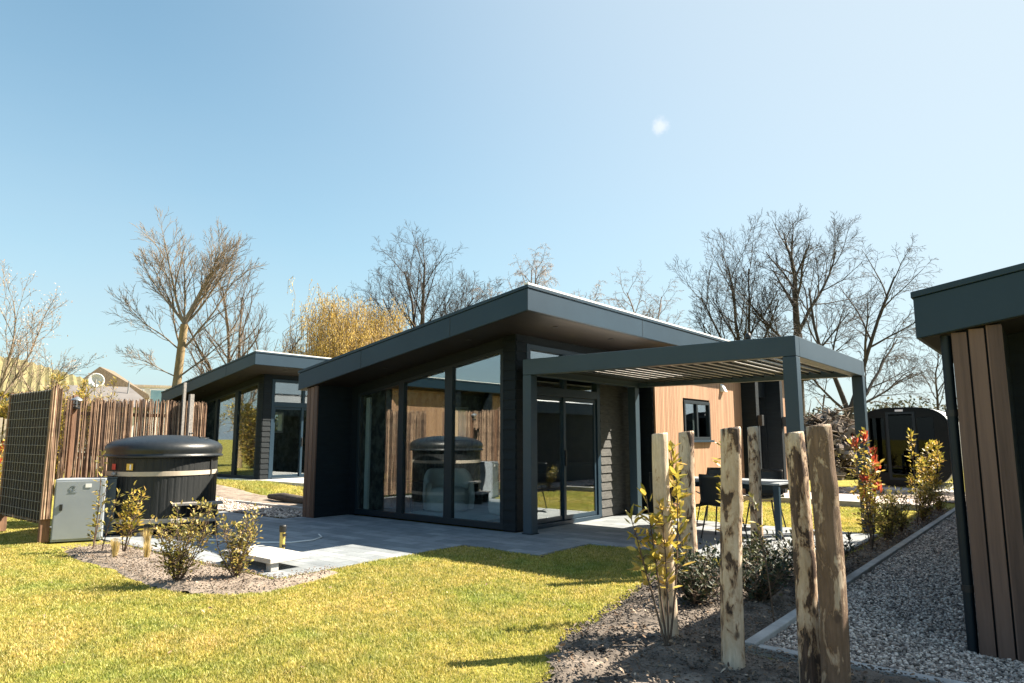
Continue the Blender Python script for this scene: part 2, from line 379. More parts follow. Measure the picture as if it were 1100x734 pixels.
def tag(o, label=None, cat=None, group=None, kind=None):
    if label: o['label'] = label
    if cat: o['category'] = cat
    if group: o['group'] = group
    if kind: o['kind'] = kind
    return o

def thing(name, label, cat, loc=(0, 0, 0), group=None, rz=0):
    o = bpy.data.objects.new(name, None); COL.objects.link(o); o.location = loc; o.rotation_euler[2] = rz
    o.empty_display_size = .2
    return tag(o, label, cat, group)

def copy_tree(o, parent=None):
    c = o.copy(); COL.objects.link(c); c.parent = parent
    for ch in list(o.children): copy_tree(ch, c)
    return c

def smooth01(t): t = min(1, max(0, t)); return t * t * (3 - 2 * t)
def gz(x, y):
    """height of the terrain round the plots"""
    return .2 * smooth01((-12.8 - x) / 3.0) - .10 * smooth01((x + 1.55) / .8) * smooth01((9 - y) / 3)
def fbm(x, y, s=1.0, o=4): return mnoise.fractal(Vector((x * s, y * s, 3.7)), 1.0, 2.0, o)

def inside(poly, X, Y):
    r = np.zeros(np.shape(X), bool); n = len(poly)
    for i in range(n):
        x1, y1 = poly[i]; x2, y2 = poly[(i + 1) % n]
        if y1 == y2: continue
        c = ((y1 > Y) != (y2 > Y)) & (X < (x2 - x1) * (Y - y1) / (y2 - y1) + x1)
        r ^= c
    return r

# ------------------------------------------------------------------ camera, light, sky
cam = bpy.data.cameras.new('camera'); co = bpy.data.objects.new('camera', cam); COL.objects.link(co)
EYE = np.array([0, 0, 1.35]); PITCH = math.radians(8.0); YAW = math.radians(38.7)
co.location = EYE; co.rotation_euler = (math.pi / 2 + PITCH, 0, YAW)
cam.sensor_width = 36; cam.lens = 36 * 734 / 1100; cam.clip_start = .05; cam.clip_end = 2000
SC.camera = co
FWD = np.array([-math.sin(YAW), math.cos(YAW)]); RGT = np.array([math.cos(YAW), math.sin(YAW)])
def along(px, dist):
    """ground point in the viewing direction of a bearing, at a distance"""
    d = FWD + RGT * (px - 550) / 741.; d = d / np.hypot(*d)
    return d * dist

sun = bpy.data.lights.new('sun', 'SUN'); so = bpy.data.objects.new('sun', sun); COL.objects.link(so)
sun.energy = 5.0; sun.angle = math.radians(.53); sun.color = (1.0, .89, .73)
so.rotation_euler = Vector(-SUN).to_track_quat('-Z', 'Y').to_euler(); so.location = (12, 18, 20)

w = bpy.data.worlds.new('World'); SC.world = w; w.use_nodes = True
nt = w.node_tree; bg = nt.nodes['Background']
sky = nt.nodes.new('ShaderNodeTexSky'); sky.sky_type = 'NISHITA'; sky.sun_disc = False
sky.sun_elevation = math.asin(SUN[2]); sky.sun_rotation = math.atan2(SUN[0], SUN[1])
sky.air_density = 1.0; sky.dust_density = 1.2; sky.ozone_density = 1.0; sky.altitude = 0
tcw = N(nt, 'ShaderNodeTexCoord'); spw = N(nt, 'ShaderNodeSeparateXYZ'); nt.links.new(tcw.outputs['Generated'], spw.inputs[0])
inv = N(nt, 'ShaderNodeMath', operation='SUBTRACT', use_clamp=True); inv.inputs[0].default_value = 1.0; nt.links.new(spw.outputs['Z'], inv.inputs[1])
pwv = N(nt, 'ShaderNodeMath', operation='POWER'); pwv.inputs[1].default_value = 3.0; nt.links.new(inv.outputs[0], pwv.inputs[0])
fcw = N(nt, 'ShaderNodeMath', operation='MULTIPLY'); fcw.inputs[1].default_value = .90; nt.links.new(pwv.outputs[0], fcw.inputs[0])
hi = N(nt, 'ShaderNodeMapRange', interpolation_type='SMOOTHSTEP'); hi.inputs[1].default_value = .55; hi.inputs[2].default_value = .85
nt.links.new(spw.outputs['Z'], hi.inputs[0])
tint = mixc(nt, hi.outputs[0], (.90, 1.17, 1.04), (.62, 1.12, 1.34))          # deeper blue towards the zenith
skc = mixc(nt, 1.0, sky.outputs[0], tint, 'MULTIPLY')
# faint high haze, uneven
nz = N(nt, 'ShaderNodeTexNoise', Scale=2.2, Detail=6, Roughness=.6); mpz = N(nt, 'ShaderNodeMapping'); mpz.inputs['Scale'].default_value = (1, 1, 3.2)
nt.links.new(tcw.outputs['Generated'], mpz.inputs['Vector']); nt.links.new(mpz.outputs[0], nz.inputs['Vector'])
nzr = N(nt, 'ShaderNodeMapRange'); nzr.inputs[1].default_value = .35; nzr.inputs[2].default_value = .75; nzr.inputs[3].default_value = .84; nzr.inputs[4].default_value = 1.1
nt.links.new(nz.outputs['Fac'], nzr.inputs[0])
fc2 = N(nt, 'ShaderNodeMath', operation='MULTIPLY', use_clamp=True); nt.links.new(fcw.outputs[0], fc2.inputs[0]); nt.links.new(nzr.outputs[0], fc2.inputs[1])
skc = mixc(nt, fc2.outputs[0], skc, (3.05, 3.55, 3.95))
# pale veil on the sunward side of the sky
sdir = N(nt, 'ShaderNodeVectorMath', operation='DOT_PRODUCT'); sdir.inputs[1].default_value = tuple(SUN); nt.links.new(tcw.outputs['Generated'], sdir.inputs[0])
sv = N(nt, 'ShaderNodeMapRange', interpolation_type='SMOOTHSTEP'); sv.inputs[1].default_value = .15; sv.inputs[2].default_value = .95; sv.inputs[4].default_value = .85
nt.links.new(sdir.outputs['Value'], sv.inputs[0])
skc = mixc(nt, sv.outputs[0], skc, (3.5, 3.95, 4.35))
# one small wisp of cloud
cd = np.array([FWD[0] + RGT[0] * (709 - 550) / 741., FWD[1] + RGT[1] * (709 - 550) / 741., 0]); cd = np.array([cd[0], cd[1], 0])
_f = np.array([FWD[0] * math.cos(PITCH), FWD[1] * math.cos(PITCH), math.sin(PITCH)]); _u = np.array([-FWD[0] * math.sin(PITCH), -FWD[1] * math.sin(PITCH), math.cos(PITCH)])
cd = _f * 734 + np.array([RGT[0], RGT[1], 0]) * 159 + _u * 232; cd /= np.linalg.norm(cd)
dst = N(nt, 'ShaderNodeVectorMath', operation='DISTANCE'); dst.inputs[1].default_value = tuple(cd); nt.links.new(tcw.outputs['Generated'], dst.inputs[0])
cn = N(nt, 'ShaderNodeTexNoise', Scale=75, Detail=5, Roughness=.6); nt.links.new(tcw.outputs['Generated'], cn.inputs['Vector'])
dn = N(nt, 'ShaderNodeMath', operation='MULTIPLY_ADD'); dn.inputs[1].default_value = .022; nt.links.new(cn.outputs['Fac'], dn.inputs[0]); nt.links.new(dst.outputs['Value'], dn.inputs[2])
cm = N(nt, 'ShaderNodeMapRange', interpolation_type='SMOOTHSTEP'); cm.inputs[1].default_value = .026; cm.inputs[2].default_value = .012; cm.inputs[3].default_value = 0; cm.inputs[4].default_value = .75
nt.links.new(dn.outputs[0], cm.inputs[0])
skc = mixc(nt, cm.outputs[0], skc, (4.6, 4.9, 5.3))
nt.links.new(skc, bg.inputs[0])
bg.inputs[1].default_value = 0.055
SC.view_settings.view_transform = 'Standard'; SC.view_settings.look = 'None'; SC.view_settings.gamma = 1
SC.view_settings.use_curve_mapping = False
SC.view_settings.exposure = 1.93
SC.cycles.max_bounces = 8; SC.cycles.transparent_max_bounces = 16; SC.cycles.caustics_reflective = False; SC.cycles.caustics_refractive = False
SC.cycles.use_denoising = True

# ------------------------------------------------------------------ ground
def axis_lines(lo, hi, step, far):
    a = list(np.arange(lo, hi + 1e-6, step)); q = step
    x = hi
    while x < far: q *= 1.35; x += q; a.append(x)
    q = step; x = lo
    while x > -far: q *= 1.35; x -= q; a.insert(0, x)
    return np.array(a)
gx = axis_lines(-24, 4, .4, 320); gy = axis_lines(-2, 26, .4, 320)
GX, GY = np.meshgrid(gx, gy)
GZ = np.array([[gz(x, y) - .022 + (.012 * fbm(x, y, .8) if abs(x) < 30 and abs(y) < 30 else 0) * (1 if -20 < x < -1.9 and y < 6 and not (-12.5 < x < -4.5 and y > 3.8) else 0) for x in gx] for y in gy])
nx, ny = len(gx), len(gy)
idx = np.arange(nx * ny).reshape(ny, nx)
F = np.stack([idx[:-1, :-1], idx[:-1, 1:], idx[1:, 1:], idx[1:, :-1]], -1).reshape(-1, 4)
o = np_mesh('ground', np.stack([GX, GY, GZ], -1).reshape(-1, 3), F, M['ground'], smooth=True); tag(o, kind='structure')

def edge_dist(poly, X, Y):
    D = np.full(np.shape(X), 9.0); n = len(poly)
    for i in range(n):
        a = np.array(poly[i]); b = np.array(poly[(i + 1) % n]); ab = b - a
        t = np.clip(((X - a[0]) * ab[0] + (Y - a[1]) * ab[1]) / max(ab @ ab, 1e-9), 0, 1)
        D = np.minimum(D, np.hypot(X - a[0] - t * ab[0], Y - a[1] - t * ab[1]))
    return D
def patch(name, poly, cell, zfun, mat, holes=(), rag=1, sink=.05):
    xs = np.array([p[0] for p in poly]); ys = np.array([p[1] for p in poly])
    ax = np.arange(xs.min() - cell, xs.max() + cell * 2, cell); ay = np.arange(ys.min() - cell, ys.max() + cell * 2, cell)
    X, Y = np.meshgrid(ax, ay)
    jx = X + rng.uniform(-.3, .3, X.shape) * cell; jy = Y + rng.uniform(-.3, .3, Y.shape) * cell
    cx = (X[:-1, :-1] + cell / 2); cy = (Y[:-1, :-1] + cell / 2)
    wob_ = np.array([[.07 * mnoise.noise(Vector((a * 3.1, b * 3.1, 5))) + .03 * mnoise.noise(Vector((a * 11, b * 11, 8))) for a, b in zip(r1, r2)] for r1, r2 in zip(cx, cy)]) * rag
    ok = inside(poly, cx + wob_, cy + wob_)
    for h in holes: ok &= ~inside(h, cx, cy)
    Z = np.array([[zfun(a, b) for a, b in zip(r1, r2)] for r1, r2 in zip(jx, jy)])
    Z = Z - sink * np.clip(1 - edge_dist(poly, jx, jy) / .13, 0, 1) * inside(poly, jx, jy) - sink * ~inside(poly, jx, jy)
    idx = np.arange(X.size).reshape(X.shape)
    F = np.stack([idx[:-1, :-1], idx[:-1, 1:], idx[1:, 1:], idx[1:, :-1]], -1)[ok]
    used = np.unique(F); mp = np.zeros(X.size, int); mp[used] = np.arange(len(used))
    V = np.stack([jx, jy, Z], -1).reshape(-1, 3)[used]
    o = np_mesh(name, V, mp[F], mat, smooth=True); tag(o, kind='structure'); return o

def rect(x0, x1, y0, y1): return [(x0, y0), (x1, y0), (x1, y1), (x0, y1)]
PATIO = [(-12.3, 3.95), (-6.1, 3.95), (-6.1, 6.62), (-4.9, 6.62), (-4.9, 7.73), (-2.15, 7.73), (-2.15, 10.95), (-5.8, 10.95), (-5.8, 11.40), (-6.25, 11.40), (-6.25, 7.88), (-10.04, 7.88), (-10.04, 7.17), (-10.38, 7.17), (-10.38, 6.78), (-12.3, 6.78)]
m = MB(); m.prism_xy(PATIO, -.08, 0.0)
o = m.build('patio', M['paver'], bevel=.006); tag(o, kind='structure')

BED1 = [(-9.75, 3.30), (-9.7, 3.93), (-6.08, 3.93), (-6.05, 4.5), (-5.86, 4.55), (-5.74, 4.1), (-5.66, 3.6), (-5.8, 3.30), (-6.15, 3.10), (-6.6, 3.02), (-7.1, 3.06), (-8.1, 3.15), (-8.9, 3.15), (-9.35, 3.2)]
BED2 = [(-1.9, 1.5), (-2.2, 2.6), (-2.38, 3.27), (-2.50, 3.54), (-2.74, 3.95), (-2.86, 4.59), (-2.95, 4.92), (-3.05, 5.5), (-3.2, 6.1), (-3.3, 6.75), (-3.05, 7.2), (-2.9, 7.7), (-1.75, 7.72), (-1.75, 4.5), (.3, 4.5), (.6, 1.5)]
STRIP = rect(-2.13, -1.75, 7.72, 15.6)
patch('garden_bed', BED1, .05, lambda x, y: .004 + .035 * max(0, fbm(x, y, 2.2) * .6 + .5) + .012 * fbm(x, y, 14), M['soil'])
patch('planting_bed', BED2, .045, lambda x, y: .0 + .06 * max(0, fbm(x, y, 1.6) * .6 + .5) + .02 * fbm(x, y, 11), M['mulch'])
patch('kerbside_bed', STRIP, .06, lambda x, y: .0 + .03 * max(0, fbm(x, y, 2) * .6 + .5) + .012 * fbm(x, y, 12), M['mulch'])
SOIL2 = [(-17.5, 7.8), (-10.4, 7.8), (-10.4, 9.0), (-13, 8.75), (-16, 8.7), (-17.5, 8.6)]
patch('bare_soil', SOIL2, .12, lambda x, y: gz(x, y) + .0 + .05 * max(0, fbm(x, y, 1.3) * .6 + .5), M['soil'])
GRAVEL = [(-1.66, 4.64), (-.2, 4.64), (-.2, 6.4), (-.45, 6.4), (-.45, 20.5), (-5, 20.5), (-5, 18.6), (-1.9, 17.2), (-1.66, 15.7)]
patch('gravel_path', GRAVEL, .12, lambda x, y: gz(x, y) - .004 + .012 * fbm(x, y, 3), M['gravel_bed'], rag=0, sink=0)
GRAVEL2 = [(-17, 6.84), (-10.38, 6.84), (-10.38, 7.7), (-17, 7.7)]
patch('side_gravel', GRAVEL2, .12, lambda x, y: gz(x, y) - .004 + .012 * fbm(x, y, 3), M['gravel_bed'], rag=0, sink=0)
PINK = [(-9, 15.3), (-2.3, 15.3), (-2.3, 18.4), (-9, 18.4)]
patch('pink_gravel', PINK, .2, lambda x, y: gz(x, y) + .002, M['pink_gravel'], rag=0, sink=0)
m = MB()
m.box(-1.74, -1.66, 4.56, 15.8, -.12, .045); m.box(-1.657, .35, 4.56, 4.64, -.2, .028)
m.box(-17, -10.38, 7.7, 7.78, -.1, .06)
m.box(-2.21, -2.15, 7.79, 10.95, -.1, -.003); m.box(-9, -2.2, 15.12, 15.24, -.1, .09)
o = m.build('kerb', M['concrete'], bevel=.008); tag(o, kind='structure')
m = MB(); m.box(-.14, 4.0, 3.9, 5.6, -.2, -.068); m.box(-.22, -.146, 3.9, 5.6, -.2, -.055)
o = m.build('pavement', M['slab'], bevel=.006); tag(o, kind='structure')
m = MB(); m.prism_xy([(-23, 9.0), (-15.4, 9.0), (-15.4, 9.96), (-16.9, 9.96), (-16.9, 13.8), (-23, 13.8)], .05, .205)
# terrace in front of the far house
m = MB(); m.box(-22.6, -17.002, 9.75, 10.36, .1, .225); m.box(-17.0, -12.9, 10.25, 13.2, .1, .225)
o = m.build('terrace', M['slab'], bevel=.006); tag(o, kind='structure')

# ------------------------------------------------------------------ scattered stuff
def stones(name, poly, dens, smin, smax, zfun, mat, flat=.6, far=None):
    xs = np.array([p[0] for p in poly]); ys = np.array([p[1] for p in poly])
    A = (xs.max() - xs.min()) * (ys.max() - ys.min())
    n = int(A * dens); X = rng.uniform(xs.min(), xs.max(), n); Y = rng.uniform(ys.min(), ys.max(), n)
    k = inside(poly, X, Y); X = X[k]; Y = Y[k]
    d = X * FWD[0] + Y * FWD[1]; l = X * RGT[0] + Y * RGT[1]
    k = (d > .5) & (np.abs(l / d) < .80); X = X[k]; Y = Y[k]; d = d[k]
    if far: k = rng.random(len(X)) < np.minimum(1, (far / d) ** 1.6); X = X[k]; Y = Y[k]; d = d[k]
    n = len(X)
    t = (1 + 5 ** .5) / 2
    ico = unit(np.array([(-1, t, 0), (1, t, 0), (-1, -t, 0), (1, -t, 0), (0, -1, t), (0, 1, t), (0, -1, -t), (0, 1, -t), (t, 0, -1), (t, 0, 1), (-t, 0, -1), (-t, 0, 1)], float))
    fc = np.array([(0, 11, 5), (0, 5, 1), (0, 1, 7), (0, 7, 10), (0, 10, 11), (1, 5, 9), (5, 11, 4), (11, 10, 2), (10, 7, 6), (7, 1, 8), (3, 9, 4), (3, 4, 2), (3, 2, 6), (3, 6, 8), (3, 8, 9), (4, 9, 5), (2, 4, 11), (6, 2, 10), (8, 6, 7), (9, 8, 1)])
    s = rng.uniform(smin, smax, n) * (np.maximum(1, d / far) ** .5 if far else 1)
    sc = np.stack([s * rng.uniform(.7, 1.3, n), s * rng.uniform(.6, 1.1, n), s * rng.uniform(.4, .8, n) * flat / .6], -1)
    V = ico[None] * sc[:, None, :] * rng.uniform(.78, 1.15, (n, 12, 1))
    a = rng.uniform(0, 6.28, n); c, sn = np.cos(a), np.sin(a); tl = rng.normal(0, .35, n)
    z0 = V[..., 2] * np.cos(tl)[:, None] + V[..., 0] * np.sin(tl)[:, None]; x0 = V[..., 0] * np.cos(tl)[:, None] - V[..., 2] * np.sin(tl)[:, None]
    x = x0 * c[:, None] - V[..., 1] * sn[:, None] + X[:, None]; y = x0 * sn[:, None] + V[..., 1] * c[:, None] + Y[:, None]
    Z = np.array([zfun(p, q) for p, q in zip(X, Y)]) + rng.uniform(0, .012, n)
    V = np.stack([x, y, z0 + Z[:, None]], -1).reshape(-1, 3)
    F = (fc[None] + (np.arange(n) * 12)[:, None, None]).reshape(-1, 3)
    o = np_mesh(name, V, F, mat); tag(o, kind='stuff'); return o
stones('gravel', GRAVEL, 4200, .0075, .017, gz, M['stone'], far=6)
stones('gravel', GRAVEL2, 700, .016, .034, gz, M['stone'], far=14)
stones('soil_clods', BED2, 1500, .004, .013, lambda x, y: .022 + .03 * max(0, fbm(x, y, 1.6) * .6 + .5), M['mulch'], flat=.5)
stones('bark_mulch', STRIP, 500, .005, .016, lambda x, y: .015, M['chips'], flat=.3)
stones('soil_crumbs', BED1, 900, .004, .012, lambda x, y: .016 + .02 * max(0, fbm(x, y, 2.2) * .6 + .5), M['soil'], flat=.5)

def litter(name, poly, n, zfun, mat):
    xs = np.array([p[0] for p in poly]); ys = np.array([p[1] for p in poly])
    X = rng.uniform(xs.min(), xs.max(), n); Y = rng.uniform(ys.min(), ys.max(), n); k = inside(poly, X, Y); X = X[k]; Y = Y[k]
    P = np.stack([X, Y, np.array([zfun(a, b) for a, b in zip(X, Y)]) + rng.uniform(.008, .03, len(X))], -1)
    D = rng.normal(0, 1, (len(X), 3)) * np.array([1, 1, .3])
    V, F = leaves(P, D, rng.uniform(.015, .05, len(X)), .016); o = np_mesh(name, V, F, mat); tag(o, kind='stuff'); return o
M['dead_leaf'] = leaf_mat('dead_leaves', [(0, (.05, .03, .02)), (.5, (.16, .10, .06)), (.85, (.32, .22, .14)), (1, (.5, .40, .30))], .1, .8)
litter('leaf_litter', BED2, 3600, lambda x, y: .01 + .06 * max(0, fbm(x, y, 1.6) * .6 + .5), M['dead_leaf'])
litter('leaf_litter', BED1, 420, lambda x, y: .01 + .035 * max(0, fbm(x, y, 2.2) * .6 + .5), M['dead_leaf'])
litter('leaf_litter', STRIP, 900, lambda x, y: .01 + .03 * max(0, fbm(x, y, 2) * .6 + .5), M['dead_leaf'])
litter('leaf_litter', [(-1.9, 1.2), (-14, 1.2), (-14, 3.9), (-6.1, 3.9), (-6.1, 6.6), (-4.9, 7.7), (-3.3, 7.7)], 160, lambda x, y: -.004, M['dead_leaf'])

def blades(name, region, dens, excl, h=(.012, .030), wd=.0024, zoff=-.02, near=4.0, cap=900000, mat='grass'):
    xs = np.array([p[0] for p in region]); ys = np.array([p[1] for p in region])
    A = (xs.max() - xs.min()) * (ys.max() - ys.min()); n = int(A * dens)
    X = rng.uniform(xs.min(), xs.max(), n); Y = rng.uniform(ys.min(), ys.max(), n)
    d = X * FWD[0] + Y * FWD[1]; l = X * RGT[0] + Y * RGT[1]
    ra = np.abs(l / np.maximum(d, .1)); k = (d > 1.2) & (ra < 1.25) & ((ra < .79) | (rng.random(n) < .35))
    k &= rng.random(n) < np.minimum(1, (near / np.maximum(d, .1)) ** 1.35)
    k &= inside(region, X, Y)
    for e in excl: k &= ~inside(e, X, Y)
    X = X[k]; Y = Y[k]; d = d[k]
    pn = np.array([mnoise.noise(Vector((x * .9, y * .9, 0))) + .7 * mnoise.noise(Vector((x * 4, y * 4, 2))) for x, y in zip(X, Y)])
    k = rng.random(len(X)) < np.clip(.78 + pn * .7, .25, 1); X = X[k]; Y = Y[k]; d = d[k]; pn = pn[k]
    n = len(X); Z = np.array([gz(x, y) for x, y in zip(X, Y)]) + zoff
    H = rng.uniform(h[0], h[1], n) * np.clip(1 + pn * .5, .5, 1.6); W = wd * rng.uniform(.7, 1.4, n) * np.maximum(1, d / near) ** .8
    a = rng.uniform(0, 6.28, n); la = rng.uniform(0, 6.28, n); ln = H * rng.uniform(.1, .9, n)
    B = np.stack([X, Y, Z], -1); S = np.stack([np.cos(a), np.sin(a), 0 * a], -1) * W[:, None]
    Mv = B + np.stack([np.cos(la) * ln * .3, np.sin(la) * ln * .3, H * .6], -1)
    T = B + np.stack([np.cos(la) * ln, np.sin(la) * ln, H], -1)
    V = np.stack([B - S, B + S, Mv + S * .8, Mv - S * .8, T], 1).reshape(-1, 3)
    o5 = (np.arange(n) * 5)[:, None, None]
    F = (np.array([[0, 1, 2], [0, 2, 3], [3, 2, 4]])[None] + o5).reshape(-1, 3)
    o = np_mesh(name, V, F, M[mat]); tag(o, kind='stuff'); return o
LAWN1 = [(-1.7, -1.0), (-19, -1.0), (-19, 3.9), (-9.6, 3.95), (-6.1, 3.95), (-6.1, 6.62), (-4.9, 6.62), (-4.9, 7.73), (-2.5, 7.73)]
blades('lawn_grass', LAWN1, 24000, [BED1, BED2, PATIO, rect(-10.5, -9.7, 3.3, 4.0)])
blades('back_lawn_grass', [(-5.75, 10.96), (-2.18, 10.96), (-2.18, 15.1), (-5.75, 15.1)], 9000, [], near=5)
blades('far_lawn_grass', [(-18.0, 8.55), (-10.4, 8.7), (-10.4, 15), (-12.8, 15), (-12.8, 10.3), (-18, 9.68)], 9000, [SOIL2], h=(.03, .07), near=7, zoff=-.0)

# ------------------------------------------------------------------ houses
K = .85 / 5.14
def zs(x): return 3.03 + K * (x - .83)          # underside of the roof over local x

def pane(mb_args, parent, name='pane'):
    m = MB(); m.hexa(*mb_args) if isinstance(mb_args, tuple) and len(mb_args) == 2 else m.box(*mb_args)
    return m.build(name, M['glass'], parent)

def lap_boards(m, x0, x1, y0, y1, z0, ztop, face, pitch=.145):
    """feather-edge boards; face '+x' or '-y'; ztop is a number or function of x"""
    z = z0
    while True:
        zt = ztop(x0) if callable(ztop) else ztop
        if z >= zt - .01: break
        z2 = min(z + pitch, zt)
        if face == '+x':
            m.add([(x1 + .022, y0, z), (x1 + .022, y1, z), (x1 + .004, y1, z2 + .0), (x1 + .004, y0, z2), (x1 - .01, y0, z), (x1 - .01, y1, z), (x1 - .01, y1, z2), (x1 - .01, y0, z2)],
                  [(0, 1, 2, 3), (4, 7, 6, 5), (0, 4, 5, 1), (3, 2, 6, 7), (0, 3, 7, 4), (1, 5, 6, 2)])
        else:
            m.add([(x0, y0 - .022, z), (x1, y0 - .022, z), (x1, y0 - .004, z2), (x0, y0 - .004, z2), (x0, y0 + .01, z), (x1, y0 + .01, z), (x1, y0 + .01, z2), (x0, y0 + .01, z2)],
                  [(0, 1, 2, 3), (4, 7, 6, 5), (0, 4, 5, 1), (3, 2, 6, 7), (0, 3, 7, 4), (1, 5, 6, 2)])
        z = z2

def make_house(loc, label):
    H = thing('house', label, 'house', loc, 'black flat-sided holiday lodges with sloping roofs')
    YB = 12.6
    # roof: one body, with soffit and edge trim
    xl, xr, yf, yb, T = -4.31, .83, -.80, 12.9, .30
    m = MB(); m.prism_xz([(xl, zs(xl)), (xr, zs(xr)), (xr, zs(xr) + T), (xl, zs(xl) + T)], yf, yb)
    roof = m.build('roof', M['anthracite'], H, bevel=.006)
    m = MB(); e = .03
    m.prism_xz([(xl + e, zs(xl + e) - .004), (xr - e, zs(xr - e) - .004), (xr - e, zs(xr - e) + .004), (xl + e, zs(xl + e) + .004)], yf + e, yb - e)
    m.build('soffit', M['soffit'], roof)
    for x, y in [(-.55, -.45), (.5, .3), (.5, 1.9), (.5, 3.4), (.6, 5.4), (-2.4, -.45)]:
        m = MB(); m.lathe([(.045, zs(x) - .014), (.045, zs(x) - .005)], 16, x, y); m.build('soffit_spotlight', M['black_metal'], roof)
    m = MB(); h = .045
    def slab_top(x): return zs(x) + T + .002
    m.prism_xz([(xl - .012, slab_top(xl - .012)), (xr + .014, slab_top(xr + .014)), (xr + .014, slab_top(xr + .014) + h), (xl - .012, slab_top(xl - .012) + h)], yf - .014, yf + .10)
    m.prism_xz([(xr - .10, slab_top(xr - .10)), (xr + .014, slab_top(xr + .014)), (xr + .014, slab_top(xr + .014) + h), (xr - .10, slab_top(xr - .10) + h)], yf + .102, yb)
    m.prism_xz([(xl - .012, slab_top(xl - .012)), (xl + .1, slab_top(xl + .1)), (xl + .1, slab_top(xl + .1) + h), (xl - .012, slab_top(xl - .012) + h)], yf + .102, yb)
    m.build('edge_trim', [M['anthracite']], roof, bevel=.004)
    zc = slab_top(xr) + h
    m = MB(); m.box(xr - .06, xr + .008, yf + .0, yb, zc + .002, zc + .026); m.build('edge_cap', M['white'], roof)
    for y in (2.4, 5.6, 8.8):
        m = MB(); m.box(xr + .0005, xr + .003, y, y + .005, zs(xr) + .004, zs(xr) + T - .004); m.build('panel_joint', M['black_metal'], roof)
    for x in (-2.6, -.6):
        m = MB(); m.box(x, x + .005, yf - .003, yf - .0005, zs(x) + .006, zs(x) + T - .004); m.build('panel_joint', M['black_metal'], roof)
    # walls
    G = .006
    def wall(m, x0, x1, y0, y1, z0=0., zt=None):
        if zt is None: m.prism_xz([(x0, z0), (x1, z0), (x1, zs(x1) - G), (x0, zs(x0) - G)], y0, y1)
        else: m.box(x0, x1, y0, y1, z0, zt)
    m = MB()
    wx0, wx1 = -4.08, -3.81
    wall(m, wx0, wx1, -.72, 2.3); wall(m, wx0, wx1, 3.1, YB); wall(m, wx0, wx1, 2.3, 3.1, 0, 1.3); wall(m, wx0, wx1, 2.3, 3.1, 2.0)
    wall(m, wx0, .42, YB, YB + .2)                                     # rear wall
    wall(m, -.24, -.01, .0, .12)                                       # corner pier
    m.prism_xz([(-3.62, zs(-3.62) - .165), (-.24, zs(-.24) - .165), (-.24, zs(-.24) - G), (-3.62, zs(-3.62) - G)], 0, .12)  # band over the windows
    m.prism_xz([(wx1, 0), (-3.62, 0), (-3.62, zs(-3.62) - G), (wx1, zs(wx1) - G)], 0, .12)
    wall(m, -.12, -.01, .12, .25); wall(m, -.12, -.01, 2.33, 3.5)
    wall(m, -.12, -.01, .25, 2.33, 2.76)
    wall(m, -.01, .42, 3.5, 3.62)                                      # return wall
    wall(m, .30, .42, 3.62, 4.72); wall(m, .30, .42, 5.98, 7.85); wall(m, .30, .42, 4.72, 5.98, 0, 1.3); wall(m, .30, .42, 4.72, 5.98, 2.08)
    wall(m, .30, .42, 9.6, YB); wall(m, .30, .42, 7.85, 9.6, 2.35)
    body = m.build('wall', M['siding'], H)
    m = MB()
    lap_boards(m, -.235, -.004, 0, .1, 0.02, 2.86, '-y'); m.build('lap_siding', M['siding'], body)
    m = MB(); lap_boards(m, 0, -.008, 0.004, .245, .02, 2.87, '+x'); m.build('lap_siding', M['siding'], body)
    m = MB(); lap_boards(m, 0, .42, 3.5, 3.6, .02, 2.88, '-y'); m.build('lap_siding', M['siding'], body)
    m = MB(); lap_boards(m, 0, -.008, 2.34, 3.47, .02, 2.75, '+x')
    m.build('lap_siding', M['siding_sunlit'], body)
    # wooden end boards of the wing
    m = MB()
    bw = (4.10 - 3.79) / 3
    for i in range(3):
        a = -4.10 + i * bw; m.prism_xz([(a, .0), (a + bw - .012, .0), (a + bw - .012, zs(a) - G), (a, zs(a) - G)], -.75, -.722)
    m.build('end_boards', M['wing_wood'], body, bevel=.003)
    m = MB(); m.tube([(-4.142, -.68, 0), (-4.142, -.68, zs(-4.142) - .01)], [.034, .034], 16)
    dp = m.build('downpipe', M['anthracite_dark'], H, smooth=True)
    for z in (.42, 1.62):
        m = MB(); m.lathe([(.040, z), (.040, z + .045)], 16, -4.142, -.68); m.build('pipe_bracket', M['black_metal'], dp)
    # honey slat cladding with its window
    m = MB(); y = 3.53
    while y < 7.83:
        def strip(z0, z1): m.box(.42, .452, y, y + .052, z0, z1)
        if 4.66 < y < 5.99: strip(.05, 1.255); strip(2.125, zs(.42) - .01)
        else: strip(.05, zs(.42) - .01)
        y += .062
    m.build('slat_cladding', M['orange_wood'], body); m = MB()
    y = 9.95
    while y < 12.55: m.box(.42, .452, y, y + .052, .05, zs(.42) - .01); y += .062
    m.build('slat_cladding', M['orange_wood'], body)
    m = MB(); y0, y1, z0, z1 = 4.72, 5.98, 1.3, 2.08
    m.box(.40, .475, y0, y0 + .06, z0, z1); m.box(.40, .475, y1 - .06, y1, z0, z1); m.box(.40, .475, y0 + .06, y1 - .06, z1 - .06, z1); m.box(.40, .475, y0 + .06, y1 - .06, z0, z0 + .06)
    m.box(.41, .472, 5.30, 5.37, z0 + .06, z1 - .06)
    wn = m.build('window', M['anthracite_dark'], H, bevel=.003)
    m = MB(); m.box(.40, .53, y0 - .04, y1 + .04, z0 - .045, z0 - .003); m.build('sill', M['anthracite'], wn, bevel=.003)
    pane((.43, .436, y0 + .06, 5.30, z0 + .06, z1 - .06), wn); pane((.43, .436, 5.37, y1 - .06, z0 + .06, z1 - .06), wn)
